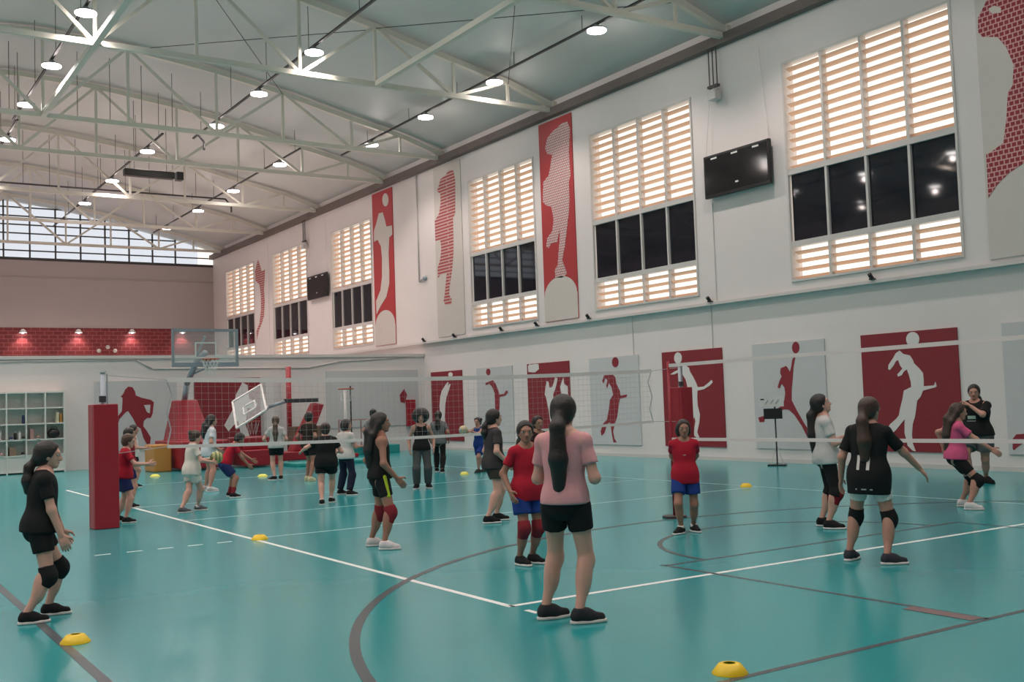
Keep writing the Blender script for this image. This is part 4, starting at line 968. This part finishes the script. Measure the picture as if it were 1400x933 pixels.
    if top:
        g = 0.010+top.get('loose', 0.008)
        hem = P+t*(top.get('hem', 0.0))*H
        ext = [ell(P+t*0.0*H, (0.080*H*b, 0.066*H*b, 0.10*H), T)]
        if top.get('hem', 0) < -0.02: ext.append(cone(P+rgt*0.03*H*b, hem+rgt*0.045*H*b-t*0.02*H, 0.055*H*b, 0.056*H*b)); ext.append(cone(P-rgt*0.03*H*b, hem-rgt*0.045*H*b-t*0.02*H, 0.055*H*b, 0.056*H*b))
        lo, hi = bounds(torso+ext+arm[0]+arm[1])
        F = Field(lo-0.03, hi+0.03, vox); F.add(torso[:1]+torso[1:3]+[seat]+ext, 0.05*H, grow=g); F.add(torso[3:-1], 0.03*H, grow=min(g, 0.012))
        F.cut(hem, -t)
        if top.get('tank'):
            for i, s in enumerate((-1, 1)): F.add([ell(sh[i]+rgt*s*0.012*H, (0.034*H, 0.07*H, 0.055*H), T)], carve=True)
        F.cut(nk+t*0.012*H, nrm(t+0*fwd))
        F.add([ell(nk+hf*0.035*H+t*0.006*H, (0.046*H, 0.05*H, 0.030*H), T)], carve=True)
        parts = [(*F.mesh(), cloth(top['col']))]
        if top.get('sleeve', 0) > 0:
            for i in (0, 1):
                fr = top['sleeve']; chain = []
                if fr <= 1.0:
                    e = sh[i]+(el[i]-sh[i])*fr; dirv = nrm(el[i]-sh[i]); pr = [cone(sh[i], e+dirv*0.03*H, 0.0262*H*b, 0.0315*H), ell(sh[i], (0.0265*H*b, 0.0265*H*b, 0.028*H))]
                else:
                    e = el[i]+(wr[i]-el[i])*(fr-1); dirv = nrm(wr[i]-el[i]); pr = [cone(sh[i], el[i], 0.030*H*b, 0.026*H), cone(el[i], e+dirv*0.02*H, 0.026*H, 0.022*H), ell(sh[i], (0.030*H*b, 0.030*H*b, 0.032*H))]
                pr.append(cone(sh[i], sh[i]-rgt*(-1, 1)[i]*0.04*H-t*0.012*H, 0.027*H, 0.030*H))
                lo, hi = bounds(pr); A = Field(lo-0.03, hi+0.03, vox); A.add(pr, 0.02*H, grow=0.010); A.cut(e, dirv); A.cut(nk+t*0.012*H, t)
                parts.append((*A.mesh(), cloth(top.get('sleeve_col', top['col']))))
        info['shirt'] = mesh_obj(top.get('name', 'shirt'), parts, root); info['shirt_field'] = F
        if top.get('label'): info['shirt']['label'] = top['label']
    if bottom:
        g = 0.005+bottom.get('loose', 0.008); ln = bottom['len']; parts = []
        for i in (0, 1):
            pr = [cone(hip[i], kn[i], 0.051*H*b, 0.034*H)]; nm_ = 0.055*H*b
            if bottom.get('flare'): pr = [cone(hip[i], kn[i], 0.053*H*b, 0.050*H*b)]
            if ln <= 1: e = hip[i]+(kn[i]-hip[i])*ln; dv = nrm(kn[i]-hip[i])
            else:
                e = kn[i]+(ank[i]-kn[i])*(ln-1); dv = nrm(ank[i]-kn[i]); pr += leg[i][1:]+[cone(kn[i], ank[i], 0.033*H, bottom.get('cuff', 0.024)*H)]
            lo, hi = bounds(pr); A = Field(lo-0.03, hi+0.03, vox); A.add(pr, 0.03*H, grow=g); A.cut(e, dv)
            A.cut(P+t*0.06*H, t)
            parts.append((*A.mesh(), cloth(bottom['col'])))
        pr = [torso[0], torso[1], seat]; lo, hi = bounds(pr); A = Field(lo-0.03, hi+0.03, vox); A.add(pr, 0.05*H, grow=g*0.8); A.cut(P+t*0.075*H, t)
        A.cut(P-t*0.085*H, -t)
        parts.append((*A.mesh(), cloth(bottom['col'])))
        o = mesh_obj(bottom.get('name', 'shorts'), parts, root); info['bottom'] = o
        if bottom.get('stripe'):
            i = 1 if bottom.get('stripe_side', 1) > 0 else 0; s = (-1, 1)[i]
            a = hip[i]+rgt*s*0.046*H*b+t*0.03*H; c_ = hip[i]+(kn[i]-hip[i])*ln*0.95+rgt*s*0.033*H*b+fwd*0.010*H
            A = Field(np.minimum(a, c_)-0.05, np.maximum(a, c_)+0.05, vox*0.8); A.add([cone(a+fwd*0.008*H, c_, 0.0145*H, 0.0165*H)], 0.01)
            mesh_obj('side_stripe', [(*A.mesh(), cloth(bottom['stripe']))], o)
    for i in (0, 1):
        if knee[i]:
            col, up, dn = knee[i] if isinstance(knee[i][0], tuple) else (knee[i], 0.055, 0.055)
            pr = [cone(hip[i], kn[i], 0.049*H*b, 0.033*H), cone(kn[i], ank[i], 0.033*H, 0.025*H), ell(kn[i]+fd[i]*0.010*H, (0.032*H, 0.032*H, 0.045*H))]
            lo, hi = bounds([cone(kn[i]+nrm(hip[i]-kn[i])*up*H, kn[i]+nrm(ank[i]-kn[i])*dn*H, 0.06*H, 0.06*H)])
            A = Field(lo, hi, vox*0.85); A.add(pr, 0.02*H, grow=0.010)
            A.cut(kn[i]+nrm(hip[i]-kn[i])*up*H, nrm(hip[i]-kn[i])); A.cut(kn[i]+nrm(ank[i]-kn[i])*dn*H, nrm(ank[i]-kn[i]))
            mesh_obj('knee_pad', [(*A.mesh(), cloth(col))], root)
        if sock:
            col, top_h = sock; e = ank[i]+nrm(kn[i]-ank[i])*top_h*H
            pr = [cone(kn[i], ank[i]-z*0.02*H, 0.036*H, 0.0225*H)]; A = Field(ank[i]-0.09*H, e+0.05*H, vox*0.8); A.add(pr, 0.01, grow=0.006); A.cut(e, nrm(kn[i]-ank[i])); A.cut(ank[i]-z*0.015*H, -z)
            mesh_obj('sock', [(*A.mesh(), cloth(col))], root)
        # shoes: upper with collar and tongue, separate sole
        heel = ank[i]-fd[i]*0.012*H; zb = ank[i][2]-0.047*H; L = 0.108*H; wd = 0.0275*H
        pr = [cone(heel+z*(-0.018*H), heel+fd[i]*L*0.45-z*0.018*H, 0.026*H, 0.027*H), cone(heel+fd[i]*L*0.45-z*0.022*H, heel+fd[i]*L-z*0.027*H, 0.027*H, 0.020*H), cone(ank[i], ank[i]+z*0.008*H, 0.0265*H, 0.025*H), cone(ank[i]+fd[i]*0.02*H, heel+fd[i]*L*0.5-z*0.016*H, 0.022*H, 0.023*H)]
        lo, hi = bounds(pr); A = Field(lo-0.02, hi+0.02, vox*0.7); A.add(pr, 0.02*H); A.cut((0, 0, zb+0.016), -z); A.cut(ank[i]+z*0.018*H, z)
        so = mesh_obj('shoe', [(*A.mesh(), cloth(shoes[0]))], root)
        s_ = shoe_prim(heel-fd[i]*0.004*H, fd[i], L+0.008*H, wd, zb+0.0, zb+0.024); A = Field(s_[1]-0.01, s_[2]+0.01, vox*0.6); A.add([s_], 0.001)
        mesh_obj('sole', [(*A.mesh(), cloth(shoes[1]))], so)
    # --- hair
    kind, hcol, hl = hair[:3]; hw = hair[3] if len(hair) > 3 else 1.0; hm = HAIR[hcol]
    Hf = Field(hc-0.42*q-np.array([0, 0, hl*H*1.2 if kind in ('pony', 'long') else 0]), hc+0.42*q if kind == 'afro' else hc+0.24*q, hv)
    if kind == 'afro':
        Hf.add([ell(hc+hu*0.035*q-hf*0.03*q, (0.165*q, 0.14*q, 0.15*q), HF)], 0.01)
        Hf.add([ell(hc-hu*0.045*q+hf*0.12*q, (0.066*q, 0.135*q, 0.088*q), HF)], carve=True)
    else:
        Hf.add([ell(hc+hu*0.024*q-hf*0.010*q, (0.086*q, 0.101*q, 0.096*q), HF), ell(hc-hu*0.03*q-hf*0.04*q, (0.072*q, 0.06*q, 0.065*q), HF)], 0.03*q)
        Hf.add([ell(hc-hu*0.036*q+hf*0.10*q, (0.085*q, 0.115*q, 0.108*q), HF)], carve=True)
        if kind in ('pony', 'long'):
            wdt = 0.05*hw
            p0 = hc-hf*0.088*q-hu*(0.035*q if kind == 'pony' else 0.01*q); bk = nk-fwd*(0.072*H*b+0.005)-t*0.02*H
            p1 = p0*0.45+bk*0.55-hf*0.02*q; p2 = nk-fwd*(0.078*H*b)-t*(hl*H*0.5); p3 = nk-fwd*(0.074*H*b)-t*(hl*H)
            if lean[0] > 0.3: p2 = p1-z*hl*H*0.4; p3 = p2-z*hl*H*0.4
            Hf.add([cone(p0, p1, wdt*0.75*q, wdt*0.95*q), cone(p1, p2, wdt*0.95*q, wdt*1.2*q), cone(p2, p3, wdt*1.2*q, wdt*0.85*q)], 0.03)
            if kind == 'long':
                for s in (-1, 1): Hf.add([cone(hc+hr*s*0.07*q-hf*0.03*q, nk+rgt*s*0.07*q-fwd*0.05*H, 0.03*q, 0.035*q), cone(nk+rgt*s*0.06*q-fwd*0.06*H, p2+rgt*s*0.05*q, 0.035*q, 0.035*q)], 0.03)
        if kind == 'bun': Hf.add([ell(hc-hf*0.10*q+hu*0.06*q, (0.045*q, 0.04*q, 0.045*q), HF)], 0.015)
        if kind == 'buns':
            for s in (-1, 1): Hf.add([ell(hc+hr*s*0.075*q+hu*0.055*q-hf*0.02*q, (0.045*q,)*3, HF)], 0.01)
        if kind == 'bob':
            Hf.add([ell(hc-hu*0.03*q-hf*0.03*q, (0.098*q, 0.075*q, 0.085*q), HF)], 0.03)
            Hf.add([ell(hc-hu*0.045*q+hf*0.10*q, (0.07*q, 0.115*q, 0.10*q), HF)], carve=True)
    ho = mesh_obj('hair', [(*Hf.mesh(), hm)], root)
    if kind == 'pony':
        A = Field(p0-0.07, p0+0.07, 0.008); A.add([ell(p0-hf*0.01*q-hu*0.012*q, (0.036*q, 0.016*q, 0.036*q), HF)], 0.005)
        mesh_obj('hair_tie', [(*A.mesh(), cloth((0.10, 0.03, 0.05)))], ho)
    # printed marks: small strips laid on the cloth surface by walking the distance field
    if top:
        Fd = info['shirt_field']
        def dist(p):
            i = (p-Fd.lo)/Fd.h; i0 = np.clip(np.floor(i).astype(int), 0, np.array(Fd.v.shape)-2); f_ = i-i0; r_ = 0
            for a in (0, 1):
                for c_ in (0, 1):
                    for e_ in (0, 1): r_ += Fd.v[i0[0]+a, i0[1]+c_, i0[2]+e_]*(f_[0] if a else 1-f_[0])*(f_[1] if c_ else 1-f_[1])*(f_[2] if e_ else 1-f_[2])
            return r_
        for nm, col, side, u0, u1, v0, v1 in decals:      # side: -1 back, +1 front; u across, v up from the pelvis, in units of H
            nu, nv = max(2, int(abs(u1-u0)*H/0.012)+1), max(2, int((v1-v0)*H/0.012)+1); G = []
            for iv in range(nv):
                for iu in range(nu):
                    p = P+t*(v0+(v1-v0)*iv/(nv-1))*H+rgt*(u0+(u1-u0)*iu/(nu-1))*H+fwd*side*0.16*H
                    for _ in range(40):
                        dd = dist(p)
                        if dd < 0.004: break
                        p = p-fwd*side*min(dd, 0.03)*0.8
                    G.append(p)
            Q = np.array([(a*nu+c_, a*nu+c_+1, (a+1)*nu+c_+1, (a+1)*nu+c_) for a in range(nv-1) for c_ in range(nu-1)])
            mesh_obj(nm, [(np.array(G), Q, cloth(col))], info['shirt'])
    return root, dict(P=P, wr=wr, hd=hd, mid=mid, rt=rt, fw=fw)

NAVY = (0.015, 0.025, 0.10); BLUE = (0.015, 0.045, 0.22); RED = (0.40, 0.012, 0.03); DKRED = (0.20, 0.012, 0.02); KRED = (0.22, 0.02, 0.03)
PINK = (0.66, 0.32, 0.34); HOT = (0.62, 0.10, 0.22); DGREY = (0.050, 0.043, 0.045); GREY = (0.16, 0.16, 0.165); LGREY = (0.50, 0.49, 0.47); CREAM = (0.66, 0.60, 0.54)
tee = lambda col, **k: dict(dict(col=col, sleeve=0.62, hem=-0.03, loose=0.012), **k)
tank = lambda col, **k: dict(dict(col=col, sleeve=0, hem=-0.02, loose=0.006, tank=True, name='tank_top'), **k)
shorts = lambda col, **k: dict(dict(col=col, len=0.5, loose=0.012), **k)
pants = lambda col, **k: dict(dict(col=col, len=1.9, loose=0.006, name='trousers'), **k)
legg = lambda col, **k: dict(dict(col=col, len=1.9, loose=0.001, name='leggings'), **k)

# near figures
person('girl in light pink tee and black shorts seen from behind, long black ponytail', [(756, 846), (803, 852)], 18, 1.70, 'light', ('pony', 'black', 0.235),
       tee(PINK, hem=-0.014), shorts(BLACK, len=0.42), shoes=((0.03, 0.03, 0.035), WHITE), hands=((-0.09, 0.15, 0.62, -0.35, -1, -0.3), (0.105, 0.13, 0.60, 0.35, -1, -0.3)), fyaw=(45, 55), look=(0, -5), vox=0.0115,
       sock=(WHITE, 0.012), decals=[('sleeve_print', (0.2, 0.02, 0.03), 1, 0.06, 0.075, 0.2, 0.22)])
person('girl in long black tee with number eleven on the back, black knee pads', [(1165, 766), (1222, 772)], 15, 1.58, 'mid', ('pony', 'brown', 0.20),
       tee(BLACK, hem=-0.115, loose=0.02, sleeve=0.75), shorts(WHITE, len=0.52, loose=0.004), knee=(BLACK, BLACK), shoes=((0.04, 0.04, 0.05), WHITE),
       hands=((-0.17, 0.03, 0.49), (0.265, 0.16, 0.535, 0.5, -1, -0.5)), fyaw=(10, 60), vox=0.0115, build=1.08, lean=(0.03, 0.03), look=(25, 0), shift=(0.01, 0.0),
       decals=[('number_one', WHITE, -1, -0.045, -0.028, 0.03, 0.115), ('number_one', WHITE, -1, 0.012, 0.03, 0.03, 0.115), ('hem_print', (0.45, 0.45, 0.46), -1, -0.055, -0.045, -0.088, -0.08), ('hem_print', (0.45, 0.45, 0.46), -1, -0.02, 0.01, -0.088, -0.08), ('hem_print', (0.45, 0.45, 0.46), -1, 0.03, 0.045, -0.088, -0.08)])
person('girl in black tee and shorts with one black knee pad by the yellow disc', [(75, 841), (45, 853)], 88, 1.49, 'light', ('pony', 'black', 0.11, 0.72),
       tee(BLACK, hem=-0.03, loose=0.016), shorts(BLACK, len=0.45), knee=(BLACK, BLACK), shoes=(BLACK, WHITE), squat=0.05, lean=(0.07, 0), shift=(0, -0.02),
       hands=((-0.12, 0.10, 0.455), (0.12, 0.085, 0.45)), curl=(0.5, 0.5), fyaw=(5, 0), vox=0.0115, look=(5, 0))
person('girl in red tee and blue shorts standing with hands behind her back', [(951, 728), (929, 731)], 178, 1.37, 'brown', ('bob', 'black', 0),
       tee(RED, hem=-0.085, loose=0.014), shorts(BLUE, len=0.62, flare=True), shoes=(BLACK, WHITE), sock=(WHITE, 0.03), hands=((-0.035, -0.10, 0.535, -0.5, -1, 0), (0.035, -0.12, 0.535, 0.5, -1, 0)),
       fyaw=(-25, 35), look=(-8, 0), decals=[('chest_print', (0.6, 0.45, 0.45), 1, -0.012, 0.012, 0.16, 0.166)])
person('smiling girl in red tee, blue shorts and dark red knee pads', [(733, 771), (715, 774)], 150, 1.45, 'brown', ('pony', 'black', 0.1),
       tee(RED, hem=-0.08, loose=0.012), shorts(BLUE, len=0.6, flare=True), knee=((KRED, 0.05, 0.07), (KRED, 0.05, 0.07)), shoes=(BLACK, WHITE), look=(20, 0), fyaw=(-20, -10))
person('girl in dark grey tee and shorts with black ponytail standing beyond the white attack line', [(684, 712), (672, 716)], 68, 1.57, 'light', ('pony', 'black', 0.08, 0.7),
       tee(DGREY, hem=-0.05, loose=0.016), shorts((0.04, 0.035, 0.03), len=0.45, flare=True), shoes=(BLACK, WHITE), fyaw=(20, 10), hands=((-0.12, 0.08, 0.51), (0.13, 0.07, 0.51)), look=(0, 0),
       decals=[('hem_print', (0.45, 0.45, 0.5), 1, 0.02, 0.05, 0.02, 0.03)])
person('girl in black tank and lime-striped shorts with long hair and dark red knee pads', [(514, 747), (532, 752)], 78, 1.58, 'brown', ('long', 'black', 0.22),
       tank(BLACK), shorts(BLACK, len=0.5, loose=0.005, stripe=(0.50, 0.60, 0.04), stripe_side=1), knee=((KRED, 0.05, 0.075), (KRED, 0.05, 0.075)), shoes=((0.66, 0.60, 0.60), WHITE), fyaw=(0, 20), hands=((-0.1, 0.0, 0.51), (0.13, 0.09, 0.505)), look=(4, 3))
person('girl in white tee and black leggings with red knee bands watching upward, long dark hair', [(1130, 720), (1140, 724)], 80, 1.62, 'light', ('pony', 'black', 0.26),
       tee((0.60, 0.57, 0.56), hem=-0.05, loose=0.016), legg(BLACK, len=1.12), knee=((DKRED, 0.0, 0.085), (DKRED, 0.0, 0.085)), shoes=(BLACK, WHITE), look=(0, 14), hands=((-0.04, 0.17, 0.66), (0.06, 0.17, 0.64)), fyaw=(10, 15), lean=(-0.05, 0))
person('girl in bright pink tee crouching in black knee pads and white shoes', [(1318, 692), (1334, 699)], 75, 1.52, 'mid', ('long', 'brown', 0.24),
       tee(HOT, hem=-0.03, loose=0.012), legg(BLACK, len=0.6, name='shorts'), knee=((BLACK, 0.06, 0.06), (BLACK, 0.06, 0.06)), shoes=((0.62, 0.60, 0.60), WHITE), squat=0.13, lean=(0.06, 0), shift=(0, -0.13),
       hands=((-0.2, -0.14, 0.52, -1, -1, 0), (0.16, 0.22, 0.47)), fyaw=(10, 20), look=(0, 0))
person('adult coach in black tee and grey shorts with one hand raised to the chest', [(1362, 660), (1316, 665)], 205, 1.72, 'mid', ('pony', 'black', 0.12),
       tee(BLACK, hem=-0.03, loose=0.022, sleeve=0.8), shorts((0.10, 0.10, 0.105), len=0.62, flare=True), shoes=(BLACK, BLACK), build=1.42, look=(-20, -3), hands=((-0.02, 0.13, 0.745, -1, -0.2, -0.6), (0.16, 0.03, 0.5)), fyaw=(-60, 0), lift=(0, 0),
       decals=[('chest_print', (0.42, 0.50, 0.42), 1, -0.045, 0.03, 0.13, 0.16), ('chest_print', (0.45, 0.45, 0.45), 1, -0.045, 0.04, 0.108, 0.113)])
# middle and far figures
V2 = 0.017
person('child in red tee and navy shorts reaching forward beside the red padded post', [(163, 713), (178, 716)], 88, 1.37, 'light', ('short', 'light', 0), tee(RED, hem=-0.03, loose=0.016), shorts(NAVY, len=0.6, flare=True),
       shoes=(BLACK, WHITE), hands=((-0.1, 0.24, 0.62), (0.10, 0.25, 0.63)), vox=V2, look=(0, -5), fyaw=(0, 10), lean=(0.08, 0))
person('child in dark red tee standing behind the child at the red padded post', [(172, 694), (182, 695)], 80, 1.42, 'mid', ('short', 'black', 0), tee((0.26, 0.015, 0.03), hem=-0.03), shorts(NAVY, len=0.6), vox=V2, shoes=(BLACK, WHITE))
person('girl in white tank with long black hair near the grey cap-player poster', [(178, 666), (188, 667)], 85, 1.43, 'mid', ('long', 'black', 0.16), tank(WHITE, hem=-0.05), shorts(BLACK, len=0.4), vox=V2, hands=((-0.1, 0.16, 0.58), (0.1, 0.17, 0.6)), shoes=(BLACK, WHITE), fyaw=(0, 10))
bp, bi = person('girl in cream tee and shorts walking with a ball in her hands', [(250, 702), (276, 698)], 72, 1.40, 'light', ('bun', 'brown', 0), tee(CREAM, hem=-0.06, loose=0.02), shorts(CREAM, len=0.5, flare=True),
       vox=V2, hands=((-0.03, 0.22, 0.60), (0.12, 0.20, 0.57)), shoes=((0.10, 0.10, 0.11), WHITE), sock=(WHITE, 0.02), fyaw=(10, 15), lean=(0.06, 0), look=(0, -10))
person('girl in long white tee with long black hair walking past the folded hoop', [(277, 669), (298, 675)], 72, 1.60, 'mid', ('long', 'black', 0.13), tee((0.62, 0.64, 0.68), hem=-0.08, loose=0.018), shorts(WHITE, len=0.45), vox=V2,
       shoes=((0.5, 0.48, 0.48), WHITE), lean=(0.06, 0), fyaw=(0, 10), hands=((-0.12, 0.1, 0.53), (0.13, 0.08, 0.53)))
person('child in red tee and navy shorts bending forward with dark red socks', [(314, 678), (324, 682)], 82, 1.38, 'brown', ('short', 'black', 0), tee(RED, hem=-0.02), shorts(NAVY, len=0.7, flare=True), vox=V2, lean=(0.55, 0), squat=0.12, shift=(0, -0.14),
       hands=((-0.06, 0.28, 0.48), (0.08, 0.22, 0.40)), shoes=(BLACK, WHITE), sock=(KRED, 0.1), fyaw=(5, 10), look=(0, -5))
person('girl in light grey tee and black shorts with very long brown hair', [(373, 657), (384, 656)], 5, 1.50, 'light', ('pony', 'light', 0.2), tee(LGREY, hem=-0.03, loose=0.016), shorts(BLACK, len=0.45), vox=V2, shoes=(BLACK, WHITE), hands=((-0.16, 0.1, 0.58), (0.13, 0.1, 0.56)), fyaw=(-60, -10))
person('figure in dark brown tee and pale yellow shoes beyond the girl in black', [(420, 656), (428, 659)], 40, 1.60, 'brown', ('short', 'black', 0), tee((0.035, 0.022, 0.018), hem=-0.03, loose=0.02), shorts(BLACK, len=0.5), vox=V2, shoes=((0.62, 0.58, 0.36), (0.62, 0.58, 0.36)))
person('girl in loose black tee and shorts seen from behind with one arm reaching out', [(434, 692), (460, 686)], 0, 1.43, 'light', ('bun', 'brown', 0), tee(BLACK, hem=-0.06, loose=0.028), shorts(BLACK, len=0.45, flare=True), vox=V2, build=1.12,
       shoes=(BLACK, WHITE), sock=(WHITE, 0.03), hands=((-0.28, 0.08, 0.63), (0.14, 0.14, 0.6)), fyaw=(0, 20))
person('girl in white tee and dark navy trousers beside the mini hoop', [(465, 676), (484, 678)], 40, 1.42, 'mid', ('bob', 'black', 0), tee((0.60, 0.56, 0.53), hem=-0.05, loose=0.018), pants((0.012, 0.016, 0.035), cuff=0.03), vox=V2, shoes=(BLACK, WHITE), look=(40, 0), hands=((-0.15, 0.05, 0.52), (0.1, 0.16, 0.62)), fyaw=(20, 60))
person('girl with big round afro hair in black tank and grey trousers', [(587, 668), (569, 669)], 178, 1.52, 'mid', ('afro', 'black', 0), tank(BLACK, hem=-0.03), pants((0.085, 0.088, 0.088), cuff=0.032, loose=0.012), vox=V2, knee=(None, None), shoes=(BLACK, WHITE), sock=(BLACK, 0.1), fyaw=(-20, 20))
person('figure in grey tee and black leggings behind the girl with afro hair', [(595, 645), (608, 647)], 10, 1.52, 'brown', ('pony', 'black', 0.12), tee(GREY, hem=-0.05, loose=0.02), legg(BLACK), vox=V2, shoes=(BLACK, WHITE))
cp, ci = person('child with two hair buns in blue shirt holding out a ball', [(652, 647), (662, 645)], 215, 1.33, 'mid', ('buns', 'black', 0), tank(BLUE, hem=-0.05, loose=0.012), shorts(BLUE, len=0.7, flare=True), vox=V2, hands=((-0.02, 0.28, 0.72), (0.16, 0.27, 0.72)), shoes=(DGREY, DGREY), lean=(0.05, 0))
person('dark haired child in black top partly hidden behind the girl in light pink', [(733, 692), (744, 693)], 150, 1.42, 'brown', ('short', 'black', 0), tee((0.03, 0.015, 0.015), hem=-0.03), shorts(BLACK, len=0.55), vox=V2, hands=((-0.05, 0.13, 0.72), (0.05, 0.16, 0.74)))
person('figure in grey tee and white shoes beyond the girl with lime stripe', [(508, 641), (516, 641)], 20, 1.58, 'mid', ('bun', 'black', 0), tee((0.22, 0.22, 0.225), hem=-0.04), pants((0.03, 0.03, 0.035), cuff=0.03), vox=V2, shoes=((0.6, 0.58, 0.56), WHITE))
def place_ball(info, m, label, dy, dz, dx=0.0):
    c = (info['wr'][0]+info['wr'][1])/2; xy = info['mid']+info['rt']*(c[0]+dx)+info['fw']*(c[1]+dy)
    t = thing('volleyball', label, 'ball', (xy[0], xy[1], c[2]+dz))
    MB().ball((0, 0, 0), 0.105, 24, 16).build('ball_skin', m, t, True)
    MB().ring((0, 0, 0), 0.1045, 0.0025, 24, 5).build('seam', 'brown_item', t, True)
place_ball(bi, 'ball_a', 'green and cream volleyball held by the girl in cream', 0.10, 0.04)
place_ball(ci, 'ball_b', 'yellow and grey volleyball held out by the child with hair buns', 0.13, 0.04)
